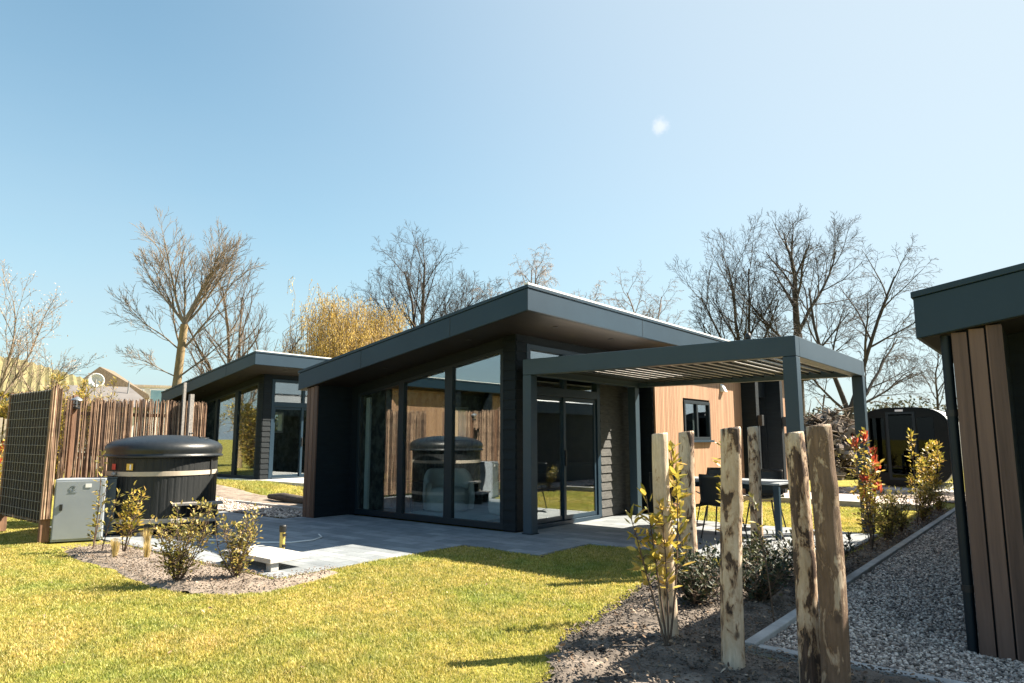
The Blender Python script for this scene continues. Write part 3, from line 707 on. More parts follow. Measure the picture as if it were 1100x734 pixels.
    # vent hood beside the window
    m = MB(); m.add([(.453, 6.62, 2.34), (.453, 6.80, 2.34), (.453, 6.80, 2.52), (.453, 6.62, 2.52), (.56, 6.64, 2.34), (.56, 6.78, 2.34), (.50, 6.78, 2.47), (.50, 6.64, 2.47)],
                    [(0, 1, 5, 4), (4, 5, 6, 7), (7, 6, 2, 3), (0, 4, 7, 3), (1, 2, 6, 5), (0, 3, 2, 1)])
    m.build('vent_hood', M['white'], H, bevel=.01)
    # entrance: two fins with a pale door between them
    for y in (7.86, 9.62):
        m = MB(); m.prism_xz([(.0, 0), (.79, 0), (.79, zs(.79) - G), (.0, zs(.0) - G)], y, y + .2); fin = m.build('entrance_fin', M['siding'], H, bevel=.004)
        m = MB(); m.box(.792, .90, y + .04, y + .16, 1.62, 1.86); m.build('wall_lamp', M['black_metal'], fin, bevel=.006)
    m = MB(); m.box(.20, .27, 8.06, 8.14, 0, 2.34); m.box(.20, .27, 9.2, 9.28, 0, 2.34); m.box(.20, .27, 8.14, 9.2, 2.24, 2.34); m.box(.2, .27, 8.14, 9.2, .0, .06)
    m.box(.2, .25, 9.28, 9.62, 0, 2.34)
    dr = m.build('front_door', M['plaster'], H, bevel=.003)
    m = MB(); m.box(.215, .255, 8.145, 9.195, .065, 2.235); m.build('door_leaf', M['white'], dr)
    m = MB(); m.tube([(.255, 8.26, 1.0), (.31, 8.26, 1.0), (.31, 8.38, 1.0)], [.012] * 3, 8); m.build('handle', M['black_metal'], dr)
    # big sloping window wall
    m = MB()
    def zt(x): return zs(x) - .17
    b0, b1 = .02, .11
    m.box(-3.62, -.24, -.012, .07, b0, b1)
    for a, b in ((-3.62, -3.565), (-2.545, -2.42), (-1.455, -1.29), (-.30, -.24)):
        m.prism_xz([(a, b1), (b, b1), (b, zt(b)), (a, zt(a))], -.012, .07)
    for a, b in ((-3.565, -2.545), (-2.42, -1.455), (-1.29, -.30)):
        m.prism_xz([(a, zt(a) - .05), (b, zt(b) - .05), (b, zt(b)), (a, zt(a))], -.012, .07)
    ww = m.build('window', M['anthracite_dark'], H, bevel=.003)
    for a, b in ((-3.565, -2.545), (-2.42, -1.455), (-1.29, -.30)):
        m = MB(); m.prism_xz([(a, b1), (b, b1), (b, zt(b) - .05), (a, zt(a) - .05)], .03, .038); m.build('pane', M['glass'], ww)
    # sliding door with transom
    m = MB(); X0, X1 = -.09, .012
    y0, y1 = .25, 2.33
    m.box(X0, X1, y0, y0 + .09, .02, 2.76); m.box(X0, X1, y1 - .10, y1, .02, 2.76)
    m.box(X0, X1, y0 + .09, y1 - .10, 2.68, 2.76); m.box(X0, X1, y0 + .09, y1 - .10, 2.00, 2.13); m.box(X0 - .0, X1 + .03, y0 + .09, y1 - .10, .0, .06)
    m.box(X0 + .02, X1 - .01, 1.24, 1.32, 2.13, 2.68)
    tr = m.build('window', M['anthracite'], H, bevel=.003)
    pane((-.05, -.044, .34, 1.24, 2.13, 2.68), tr); pane((-.05, -.044, 1.32, 2.23, 2.13, 2.68), tr)
    for (a, b, dx) in ((.345, 1.30, -.03), (1.24, 2.225, .0)):
        m = MB(); xa, xb = -.045 + dx, -.01 + dx; s = .065
        m.box(xa, xb, a, a + s, .065, 1.995); m.box(xa, xb, b - s, b, .065, 1.995); m.box(xa, xb, a + s, b - s, 1.93, 1.995); m.box(xa, xb, a + s, b - s, .065, .13)
        d = m.build('sliding_door', M['anthracite'], H, bevel=.003)
        pane(((xa + xb) / 2, (xa + xb) / 2 + .006, a + s, b - s, .13, 1.93), d)
        if dx == 0:
            m = MB(); m.box(xb, xb + .03, a + .02, a + .045, .9, 1.15); m.build('handle', M['black_metal'], d, bevel=.004)
    # interior
    m = MB(); m.box(-3.80, -.13, .13, 5.5, 0, .03); m.box(-.13, .29, 3.63, 5.5, 0, .03); m.build('floor', M['int_floor'], H)
    m = MB(); wall(m, -3.80, .29, 5.5, 5.6); m.build('partition', M['plaster_dark'], H)
    m = MB()
    for (a, b, c, d) in ((.14, 2.3, .03, None), (3.1, 5.49, .03, None), (2.3, 3.1, .03, 1.28), (2.3, 3.1, 2.02, None)):
        if d is None: m.prism_xz([(-3.806, c), (-3.79, c), (-3.79, zs(-3.79) - .02), (-3.806, zs(-3.806) - .02)], a, b)
        else: m.box(-3.806, -3.79, a, b, c, d)
    m.build('wallpaper', M['wallpaper'], H)
    m = MB()
    for (a, b, c, d) in ((2.3, 2.37, 1.3, 2.0), (3.03, 3.1, 1.3, 2.0), (2.37, 3.03, 1.3, 1.37), (2.37, 3.03, 1.93, 2.0)): m.box(-3.99, -3.77, a, b, c, d)
    wi = m.build('window', M['white'], H, bevel=.003); pane((-3.93, -3.925, 2.37, 3.03, 1.37, 1.93), wi)
    m = MB(); pts = []
    n = 60; vs = []; fs = []
    for i in range(n + 1):
        t = i / n; x = -3.56 + .11 * t; y = .09 + .022 * math.sin(t * 30) + 0.05
        vs += [(x, y, .05), (x, y, zs(x) - .25), (x, y + .012, .05), (x, y + .012, zs(x) - .25)]
    for i in range(n):
        a = i * 4; fs += [(a, a + 4, a + 5, a + 1), (a + 2, a + 3, a + 7, a + 6), (a + 1, a + 5, a + 7, a + 3), (a, a + 2, a + 6, a + 4)]
    fs += [(0, 1, 3, 2), (n * 4, n * 4 + 2, n * 4 + 3, n * 4 + 1)]
    m.add(vs, fs); m.build('curtain', M['curtain'], H)
    return H

house = make_house((-6.25, 7.9, 0), 'black lodge with big sloping window wall and pergola, honey slat side wall')
def another(loc, label):
    h = copy_tree(house); h.location = loc; h['label'] = label; return h
another((-17.02, 10.37, .2), 'farther black lodge behind the round hot tub, seen past the willow fence')
another((3.53, 6.47, -.12), 'near lodge beside the gravel path, only its roof corner and brown end boards in view')
another((-17.6, -11.8, .0), 'black lodge mirrored in the big sloping windows, beyond the willow fence')

# ------------------------------------------------------------------ pergola
P0 = (-4.2, 9.5, 0)
pg = thing('pergola', 'slate metal pergola with louvred roof beside the glass doors', 'pergola', (-4.22, 9.5, 0))
def L(x, y): return x + 4.22, y - 9.5
def lb(m, x0, x1, y0, y1, z0, z1): m.box(x0 + 4.22, x1 + 4.22, y0 - 9.5, y1 - 9.5, z0, z1)
px0, px1, py0, py1 = -6.09, -2.25, 7.85, 11.22
for (a, b) in ((px0, py0), (px1 - .15, py0), (px0 - .02, 10.98), (px1 - .15, py1 - .15)):
    m = MB(); lb(m, a, a + .15, b, b + .15, 0, 2.247)
    post = m.build('post', M['pergola'], pg, bevel=.006)
    m = MB(); lb(m, a - .012, a + .162, b - .012, b + .162, .002, .014); m.build('base_plate', M['anthracite_dark'], post)
m = MB()
lb(m, px0, px1, py0, py0 + .15, 2.25, 2.48); lb(m, px0, px1, py1 - .15, py1, 2.25, 2.48)
lb(m, px0, px0 + .15, py0 + .152, py1 - .152, 2.25, 2.48); lb(m, px1 - .15, px1, py0 + .152, py1 - .152, 2.25, 2.48)
m.build('beam', M['pergola'], pg, bevel=.006)
x = px0 + .158; pit = .172; ms = MB(); ml = MB()
while x < px1 - .2:
    xa, xb = x + 4.22, min(x + pit + .012, px1 - .155) + 4.22; ya, yb_ = py0 + .16 - 9.5, py1 - .16 - 9.5
    ms.add([(xa, ya, 2.395), (xa, yb_, 2.395), (xb, yb_, 2.335), (xb, ya, 2.335), (xa, ya, 2.41), (xa, yb_, 2.41), (xb, yb_, 2.35), (xb, ya, 2.35)],
           [(0, 1, 2, 3), (4, 7, 6, 5), (0, 4, 5, 1), (3, 2, 6, 7), (0, 3, 7, 4), (1, 5, 6, 2)])
    ml.box(xb - .014, xb - .002, ya, yb_, 2.306, 2.333)  # dark strip added under each slat edge to stand in for the gap's shade
    x += pit
ms.build('louvre_roof', M['slat'], pg); ml.build('louvre_gap_shade', M['anthracite_dark'], pg)
m = MB(); m.lathe([(.03, 2.482), (.035, 2.52), (.028, 2.555), (.01, 2.57)], 16, 1.42, -1.57); m.build('weather_sensor', M['black_metal'], pg, smooth=True)

# ------------------------------------------------------------------ hot tub
TC = (-10.71, 4.83)
tub = thing('hot_tub', 'round black hot tub with domed lid and pale steel bands', 'hot tub', (TC[0] + .07, TC[1] + .06, 0)); tub.scale = (.957, .957, 1)
st = 52
m = MB(); nn = st * 4
m.lathe([(.775, .05), (.775, 1.06)], nn, rmod=lambda i, r, z: 1.0 - (.006 if i % 4 == 0 else 0)); m.build('stave_wall', M['tub_wood'], tub)
m = MB()
for a in range(3): m.box(-.6, .6, -.55 + a * .5, -.45 + a * .5, 0, .05)
m.build('skid', M['grey_wood'], tub)
for z in (.16, .81):
    m = MB(); m.lathe([(.781, z), (.786, z + .002), (.786, z + .062), (.781, z + .064)], 96); b = m.build('hoop', M['band'], tub, smooth=False)
m = MB()
prof = [(.80, 1.065), (.845, 1.07), (.848, 1.09), (.842, 1.098), (.822, 1.10), (.828, 1.13), (.836, 1.17), (.832, 1.21), (.81, 1.25), (.76, 1.285), (.68, 1.315), (.58, 1.34), (.45, 1.362), (.30, 1.38), (.12, 1.388)]
m.lathe(prof, 96); lid = m.build('lid', M['tub_lid'], tub, smooth=True)
m = MB(); m.tube([(.30, .28, 1.372), (.30, .28, 1.415), (.38, .18, 1.413), (.38, .18, 1.368)], [.012] * 4, 8); m.build('handle', M['black'], lid, smooth=True)
m = MB(); m.tube([(.36, .42, 1.355), (.5, .44, 1.342), (.56, .36, 1.340), (.46, .3, 1.355), (.36, .42, 1.357)], [.007] * 5, 6); m.build('strap', M['black'], lid, smooth=True)
def on_tub(ang, z, r=.793): return (r * math.cos(ang), r * math.sin(ang), z)
cang = math.atan2(.411 * -1, .911)          # bearing of the viewer from the tub
def plate(ang, z0, z1, w_, r, name, mat, parent):
    m = MB(); d = w_ / 2 / r
    a, b = ang - d, ang + d
    m.hexa([on_tub(a, z0, r), on_tub(b, z0, r), on_tub(b, z0, r + .006), on_tub(a, z0, r + .006)], [on_tub(a, z1, r), on_tub(b, z1, r), on_tub(b, z1, r + .006), on_tub(a, z1, r + .006)])
    return m.build(name, mat, parent)
lab = plate(cang - .62, .895, .985, .10, .782, 'warning_label', M['sticker_y'], tub)
plate(cang - .60, .905, .975, .022, .789, 'label_print', M['white_plate'], lab)
plate(cang - 1.02, .90, .98, .09, .782, 'warning_label', M['sticker_r'], tub)
pl_ = plate(cang + .98, .80, 1.075, .03, .790, 'latch', M['black_metal'], tub)
m = MB(); m.tube([on_tub(cang - 1.0, .845, .80), on_tub(cang - .95, .845, .82), on_tub(cang - .9, .845, .80)], [.02, .028, .02], 8); m.build('hoop_bolt', M['wire'], tub)
# step
stp = thing('tub_step', 'grey wooden two-tread step standing against the hot tub', 'step', (-9.82, 5.02, 0), rz=cang)
m = MB(); m.box(-.05, .15, -.33, .33, .40, .435); m.build('tread', M['grey_wood'], stp, bevel=.004)
m = MB(); m.box(.12, .36, -.34, .34, .19, .225); m.build('tread', M['grey_wood'], stp, bevel=.004)
for y in (-.26, .22):
    m = MB(); m.box(-.03, .12, y, y + .04, 0, .398); m.box(.12, .34, y, y + .04, 0, .188); m.build('side_panel', M['tub_wood'], stp)

# cabinet and box
cab = thing('utility_cabinet', 'light grey metal cabinet with a small black lock plate', 'cabinet', (-10.29, 3.65, 0), rz=math.atan2(.5, .24) - math.pi / 2)
m = MB(); m.box(-.42, 0, -.285, .285, .0, .80); cb = m.build('body', M['cab'], cab, bevel=.004)
m = MB(); m.box(.001, .016, -.27, .27, .03, .775); dr = m.build('door', M['cab'], cab, bevel=.003)
m = MB(); m.box(.017, .026, -.215, -.18, .40, .48); m.build('lock_plate', M['black'], dr)
m = MB(); m.box(.017, .021, .06, .13, .69, .74); m.build('name_plate', M['white_plate'], dr)
m = MB()
for r, zz in ((.035, .685),):
    pts = [(.019, -.08 + r * math.cos(t), zz + r * .9 * math.sin(t)) for t in np.linspace(.4, 5.6, 16)]
    m.tube(pts, [.0022] * 16, 5)
m.tube([(.019, -.095, .675), (.019, -.07, .705), (.019, -.06, .68), (.019, -.08, .672)], [.002] * 4, 5)
m.tube([(.019, -.125, .632), (.019, -.03, .632)], [.002] * 2, 5)
m.build('emblem', M['cab_dark'], dr)
bx = thing('heater_box', 'blue grey box between the cabinet and the hot tub', 'box', (-10.62, 4.14, 0), rz=math.atan2(.5, .24) - math.pi / 2)
m = MB(); m.box(-.3, .12, -.14, .16, 0.02, .78); m.build('casing', M['cab_dark'], bx, bevel=.01)
m = MB(); m.box(-.31, .13, -.15, .17, .782, .80); m.build('lid', M['cab_dark'], bx, bevel=.004)

# ------------------------------------------------------------------ fences
def sticks(m_or_t, x0, y0, x1, y1, z0, z1, n, rmin, rmax, dep):
    T = m_or_t; dx, dy = x1 - x0, y1 - y0; Ln = math.hypot(dx, dy); nx_, ny_ = -dy / Ln, dx / Ln
    for i in range(n):
        t = (i + random.random()) / n; o_ = random.uniform(-dep, dep); r = random.uniform(rmin, rmax)
        zt = z1 + random.uniform(-.05, .04); b = random.uniform(-.012, .012)
        pts = [(x0 + dx * t + nx_ * o_ + b * math.sin(q * 5), y0 + dy * t + ny_ * o_ + b * math.cos(q * 4), z0 + (zt - z0) * q) for q in (0, .33, .67, 1)]
        T.add(pts, [r, r * .97, r * .93, r * .85], 6)
mf = thing('mesh_fence', 'short heather fence panel faced with square wire mesh', 'fence', (-11.3, 3.3, 0))
def rel(pts, o=(-11.3, 3.4, 0)): return [tuple(np.subtract(p, o)) for p in pts]
fx0, fx1, fy = -12.22, -10.50, 3.30
m = MB(); m.box(fx0 + 11.3, fx1 - .03 + 11.3, -.0, .035, .28, 1.99); m.build('heather_panel', M['heather'], mf)
T = Tubes(); sticks(T, fx0 + 11.3, .06, fx1 + 11.3 - .03, .06, .22, 1.98, 150, .006, .013, .02); T.build('stick_panel', M['willow'], mf)
T = Tubes()
for i in range(17):
    x = fx0 + (fx1 - .02 - fx0) * i / 16; T.add([(x + 11.3 + random.uniform(-.012, .012), -.02, .25), (x + 11.3, -.02, 1.99)], [.0026, .0026], 5)
for i in range(15):
    z = .27 + i * .122; T.add([(fx0 + 11.3, -.026, z), (fx1 - .02 + 11.3, -.026, z)], [.0026, .0026], 5)
T.build('wire_mesh', M['wire'], mf)
for x in (fx0, fx1):
    m = MB(); m.box(x + 11.3 - .03, x + 11.3 + .04, -.02, .09, 0, 2.0); m.build('post', M['rust_wood'], mf, bevel=.004)
T = Tubes(); sticks(T, fx1 + 11.3 + .06, -.03, fx1 + 11.3 + .06, .08, .30, 2.03, 9, .009, .016, .02); T.build('edge_sticks', M['willow'], mf)

for (a, b, lab, zz) in ((4.02, 5.02, 'willow stick panel behind the grey cabinet and left half of the hot tub', 1.96), (5.06, 6.30, 'willow stick panel rising over the hot tub lid, nearest the far lodge', 1.97)):
    wf = thing('willow_fence', lab, 'fence', (-12.2, (a + b) / 2, 0), 'willow stick fence panels')
    hl = (b - a) / 2
    T = Tubes(); sticks(T, 0, -hl, 0, hl, .05, zz, int((b - a) * 150), .005, .0105, .03); T.build('stick_panel', M['willow'], wf)
    m = MB()
    for z in (.35, 1.05, 1.7): m.box(-.075, -.045, -hl, hl, z, z + .06)
    m.build('rail', M['rust_wood'], wf)
    m = MB(); m.box(-.12, -.05, hl - .04, hl + .03, 0, zz - .05); m.build('post', M['rust_wood'], wf)
tag(MB().box(-.028, .028, -.03, .03, 0, 1.95).build('fence_post', M['rust_wood'], loc=(-10.95, 3.72, 0), bevel=.006), 'orange brown timber post carrying a small lantern beside the cabinet', 'post')
lt = thing('wall_lantern', 'small dark lantern fixed to the orange brown post', 'lantern', (-10.88, 3.72, 1.75))
m = MB(); m.lathe([(.045, 0), (.05, .01), (.05, .03)], 14); m.build('base', M['black_metal'], lt)
m = MB(); m.lathe([(.04, .03), (.042, .12)], 14); m.build('glass_body', M['glass'], lt)
m = MB(); m.lathe([(.075, .12), (.07, .135), (.015, .175)], 14); m.build('cap', M['trim_metal'], lt)
m = MB(); m.box(-.05, -.02, -.012, .012, .05, .075); m.build('bracket', M['black_metal'], lt)
P = along(195, 13.5)
tag(MB().box(-.022, .022, -.022, .022, 0, 2.27).build('pole', M['grey_wood'], loc=(P[0], P[1], .05)), 'thin timber pole behind the willow fence, the taller of two', 'pole')
P = along(203, 13.4)
tag(MB().box(-.035, .035, -.035, .035, 0, 2.06).build('pole', M['grey_wood'], loc=(P[0], P[1], .05)), 'stubby timber pole behind the willow fence, the shorter of two', 'pole')

# ------------------------------------------------------------------ bollard, slab, hose, log
bo = thing('garden_light', 'small bollard light with black cap and yellowish wooden body', 'light', (-7.05, 4.62, .0))
m = MB(); m.lathe([(.030, .0), (.030, .285)], 16); m.build('body', M['brass'], bo, smooth=False)
m = MB(); m.lathe([(.036, .285), (.040, .29), (.040, .35), (.034, .362)], 16); m.build('cap', M['black'], bo)
m = MB(); m.box(.028, .05, -.02, .02, .12, .15); m.box(.028, .05, -.02, .02, .24, .27); m.build('clip', M['black'], bo)
sl = thing('step_slab', 'low concrete slab raised on small block feet at the patio corner', 'slab', (-6.86, 4.28, 0))
m = MB(); m.box(-.42, .50, -.24, .22, .085, .135); m.build('slab_top', M['slab'], sl, bevel=.006)
for x in (-.36, .38):
    m = MB(); m.box(x, x + .09, -.21, -.12, 0, .083); m.build('foot', M['concrete'], sl, bevel=.004)
T = MB(); pts = [(-9.2, 4.62), (-8.7, 4.86), (-8.2, 5.07), (-7.9, 5.3), (-7.85, 5.6), (-8.0, 5.85), (-8.25, 5.98)]
T.tube([(x, y, .012) for x, y in pts], [.009] * len(pts), 8)
tag(T.build('hose', M['white'], smooth=True), 'thin white hose curling over the shaded paving', 'hose')
lg = MB(); P = [(-13.3, 8.35), (-12.8, 8.35), (-12.3, 8.4), (-11.9, 8.35), (-11.5, 8.45)]
lg.tube([(x, y, gz(x, y) + .10 + .03 * math.sin(i * 2)) for i, (x, y) in enumerate(P)], [.05, .09, .1, .085, .05], 10)
tag(lg.build('log', M['log'], smooth=True), 'dark fallen log lying on the bare soil by the far lodge', 'log')

# ------------------------------------------------------------------ timber posts
def timber_post(loc, h, r, lean, mat, label, seed, knots):
    rs = random.Random(seed); n = 30; sd = 28
    vs = []; rings = []
    for j in range(n + 1):
        t = j / n; z = -.15 + (h + .15) * t
        cx = lean[0] * t * h + .010 * math.sin(t * 4.3 + seed); cy = lean[1] * t * h + .010 * math.sin(t * 3.1 + seed * 2)
        for i in range(sd):
            a = 2 * math.pi * i / sd
            rr = r * (1.05 - .12 * t) * (1 + .05 * math.sin(2 * a + seed) + .035 * math.sin(3 * a + seed * 1.7 + t * 3) + .05 * mnoise.noise(Vector((math.cos(a) * 2, math.sin(a) * 2, z * 3 + seed * 9))))
            for (ka, kz, kr) in knots:
                d = math.hypot(((a - ka + math.pi) % (2 * math.pi) - math.pi) * r, (z - kz)); rr += .009 * math.exp(-(d / kr) ** 2)
            vs.append((cx + rr * math.cos(a), cy + rr * math.sin(a), z))
    # gently chamfered uneven top
    top = len(vs) - sd; cx = sum(v[0] for v in vs[top:]) / sd; cy = sum(v[1] for v in vs[top:]) / sd
    for i in range(sd):
        x, y, z = vs[top + i]; vs.append((cx + (x - cx) * .93, cy + (y - cy) * .93, z + .008 + .12 * (x - cx) * rs.uniform(.9, 1.1)))
    fs = [(j * sd + i, j * sd + (i + 1) % sd, (j + 1) * sd + (i + 1) % sd, (j + 1) * sd + i) for j in range(n + 1) for i in range(sd)]
    fs.append(tuple(range((n + 1) * sd, (n + 2) * sd)))
    m = MB(); m.add(vs, fs); o = m.build('timber_post', mat, loc=loc, smooth=True)
    tag(o, label, 'post', 'peeled chestnut posts in the planting bed'); return o
ca = math.atan2(-FWD[1], -FWD[0])
timber_post((-2.18, 4.38, 0), 1.37, .056, (.0, -.0), post_mat('peeled_post_clean', .64, 1), 'cleanest peeled post, pale and nearly without bark, beside the golden-leaved sapling', 1, [(ca, .8, .05)])
timber_post((-3.01, 6.59, 0), 1.40, .080, (.0, .0), post_mat('peeled_post_spotted', .565, 2), 'peeled post with small bark spots standing at the lawn edge under the slat wall window', 2, [(ca + .6, .9, .05)])
timber_post((-1.62, 4.08, 0), 1.40, .066, (.020, .016), post_mat('peeled_post_blotched', .555, 3), 'thick pale post with black rim and oblong bark patches, before the pergola table', 3, [(ca + 1.2, .95, .06)])
timber_post((-2.71, 7.67, 0), 1.46, .068, (.008, -.02), post_mat('peeled_post_ringed', .545, 4), 'slim tall post with bark blotches at the patio edge, before the table end', 4, [(ca - .8, 1.3, .05)])
timber_post((-1.13, 3.93, 0), 1.37, .057, (-.022, -.008), post_mat('peeled_post_half', .52, 5, .92), 'leaning ochre topped post with long dark bark patches, touching the thickest post', 5, [(ca, .7, .08)])
timber_post((-1.0, 3.83, 0), 1.405, .066, (-.0, -.0), post_mat('barked_post', .45, 6, .72, .62), 'thickest darkest post, most of its bark still on', 6, [(ca + .5, 1.1, .06)])

# ------------------------------------------------------------------ table and chairs
tb = thing('dining_table', 'dark framed garden table with pale top under the pergola', 'table', (-3.95, 9.95, 0))
m = MB(); m.box(-.92, .92, -.46, .46, .715, .74); m.build('tabletop', M['cab'], tb, bevel=.004)
m = MB(); m.box(-.88, .88, -.43, -.40, .65, .713); m.box(-.88, .88, .40, .43, .65, .713); m.box(-.88, -.85, -.40, .40, .65, .713); m.box(.85, .88, -.40, .40, .65, .713); m.build('apron', M['anthracite_dark'], tb)
for x in (-.9, .83):
    for y in (-.45, .38):
        m = MB(); m.box(x, x + .075, y, y + .075, 0, .713); m.build('leg', M['anthracite'], tb, bevel=.004)
def make_chair():
    ch = thing('garden_chair', 'black shell chair', 'chair', (0, 0, 0), 'black shell chairs round the garden table')
    m = MB()
    def shell(t, s):   # t along the profile, s across
        if t < .5: q = t / .5; y = .22 - .44 * q; z = .46 - .03 * math.sin(q * 3.14); wd_ = .23
        else: q = (t - .5) / .5; y = -.22 - .10 * q; z = .46 + .40 * q; wd_ = .235 - .03 * q
        y += .05 * abs(s) ** 2.5 * (1 if t > .5 else 0); z += .05 * abs(s) ** 3 * (1 if t < .5 else .0)
        return (s * wd_, y, z)
    nu, nv = 18, 10; vs = []; fs = []
    for k in (0, 1):
        for i in range(nu + 1):
            for j in range(nv + 1):
                x, y, z = shell(i / nu, -1 + 2 * j / nv); vs.append((x, y - (.014 if k and i > nu / 2 else 0), z - (.016 if k else 0)))
    W1 = nv + 1; Q = (nu + 1) * W1
    for i in range(nu):
        for j in range(nv):
            a = i * W1 + j; fs.append((a, a + 1, a + W1 + 1, a + W1)); fs.append((Q + a, Q + a + W1, Q + a + W1 + 1, Q + a + 1))
    for i in range(nu): fs.append((i * W1, (i + 1) * W1, Q + (i + 1) * W1, Q + i * W1)); a = i * W1 + nv; fs.append((a, Q + a, Q + a + W1, a + W1))
    for j in range(nv): fs.append((j, Q + j, Q + j + 1, j + 1)); a = nu * W1 + j; fs.append((a, a + 1, Q + a + 1, Q + a))
    m.add(vs, fs); m.build('seat_shell', M['black'], ch, smooth=True)
    for sx in (-1, 1):
        for sy in (-1, 1):
            m = MB(); m.tube([(sx * .16, sy * .15, .425), (sx * .23, sy * .22, 0)], [.013, .010], 8); m.build('leg', M['black_metal'], ch, smooth=True)
    return ch
c0 = make_chair()
spots = [(-4.5, 9.28, 0.06, 'black shell chair tucked under the table beside the cleanest post'), (-3.72, 9.25, -.05, 'black shell chair at the near long side, showing between the spotted and the blotched post'),
         (-3.66, 10.72, math.pi, 'black shell chair across the table, its back showing beside the slim tall post'), (-4.45, 10.74, math.pi + .05, 'black shell chair across the table nearest the dark return wall')]
for i, (x, y, r, lab) in enumerate(spots):
    c = c0 if i == 0 else copy_tree(c0); c.location = (x, y, 0); c.rotation_euler[2] = r; c['label'] = lab

# ------------------------------------------------------------------ indoors
def armchair(loc, rz, label):
    a = thing('armchair', label, 'armchair', loc, 'rounded boucle armchairs behind the glass', rz)
    m = MB(); m.lathe([(.33, .03), (.36, .08), (.37, .30), (.34, .40), (.2, .44)], 32); m.build('seat', M['boucle'], a, smooth=True)
    m = MB(); n = 28; vs = []; fs = []
    prof = [(.36, .05), (.45, .06), (.47, .35), (.455, .68), (.43, .74), (.39, .76), (.35, .72), (.345, .4)]
    kp = len(prof)
    for i in range(n + 1):
        t = -1.9 + 3.8 * i / n; fall = 1 - .32 * smooth01((abs(t) - .9) / 1.0)
        for r, z in prof: vs.append((r * math.sin(t), -r * math.cos(t), .05 + (z - .05) * fall))
    for i in range(n):
        for j in range(kp): fs.append((i * kp + j, (i + 1) * kp + j, (i + 1) * kp + (j + 1) % kp, i * kp + (j + 1) % kp))
    fs.append(tuple(range(kp - 1, -1, -1))); fs.append(tuple(n * kp + j for j in range(kp)))
    m.add(vs, fs); m.build('backrest', M['boucle'], a, smooth=True); return a
armchair((-7.55, 9.35, .03), 2.6, 'rounded pale boucle armchair behind the right-hand pane of the sloping window')
armchair((-8.75, 9.1, .03), -2.2, 'rounded pale boucle armchair behind the middle pane of the sloping window')
stb = thing('side_table', 'small dark side table beside the right-hand armchair', 'table', (-7.0, 9.0, .03))
m = MB(); m.lathe([(.24, .40), (.24, .43)], 28); m.build('tabletop', M['black'], stb)
for k in range(3):
    a = k * 2.1; m = MB(); m.tube([(.16 * math.cos(a), .16 * math.sin(a), .4), (.2 * math.cos(a), .2 * math.sin(a), 0)], [.02, .016], 8); m.build('leg', M['black'], stb)
stl = thing('stool_table', 'dark stool by the curtain behind the left-hand pane', 'stool', (-9.35, 8.75, .03))
m = MB(); m.box(-.22, .22, -.2, .2, .50, .54); m.build('seat', M['black'], stl, bevel=.01)
for x in (-.19, .16):
    for y in (-.17, .14): m = MB(); m.box(x, x + .03, y, y + .03, 0, .498); m.build('leg', M['black'], stl)
sf = thing('sofa', 'grey sofa standing in the dim room behind the glass doors', 'sofa', (-7.4, 11.6, .03))
m = MB(); m.box(-.95, .95, -.42, .42, .1, .42); m.build('seat', M['cloth_grey'], sf, bevel=.05)
m = MB(); m.box(-.95, .95, .25, .45, .42, .82); m.build('backrest', M['cloth_grey'], sf, bevel=.05)
for x in (-1.06, .94): m = MB(); m.box(x, x + .12, -.42, .45, .1, .6); m.build('armrest', M['cloth_grey'], sf, bevel=.03)
rg = MB(); rg.box(-9.2, -7.3, 8.3, 10.2, .032, .045); tag(rg.build('rug', M['curtain']), 'pale rug under the boucle armchairs', 'rug')
tt = thing('coffee_table', 'low dark table with a vase just inside the glass doors', 'table', (-6.95, 8.75 + .3, .03))
m = MB(); m.box(-.2, .2, -.3, .5, .42, .46); m.build('tabletop', M['black'], tt, bevel=.01)
m = MB(); m.box(-.15, .15, -.2, .4, 0, .418); m.build('pedestal', M['black'], tt)
vz = thing('flower_vase', 'little vase of pink flowers inside the glass door', 'vase', (-6.9, 8.95, .49))
m = MB(); m.lathe([(.03, 0), (.05, .05), (.025, .12), (.03, .14)], 16); m.build('vase', M['white'], vz, smooth=True)
m = MB()
for k in range(14):
    a = k * 2.4; r = .03 + .012 * (k % 5); z = .2 + .03 * (k % 4)
    m.lathe([(.006, z - .014), (.024, z), (.02, z + .014), (.006, z + .02)], 7, r * math.cos(a), r * math.sin(a))
m.build('blossom', M['flower'], vz)
m = MB()
for k in range(6): a = k * 1.05; m.tube([(0, 0, .13), (.05 * math.cos(a), .05 * math.sin(a), .22)], [.003, .002], 5)
m.build('stem', M['leaf_green'], vz)

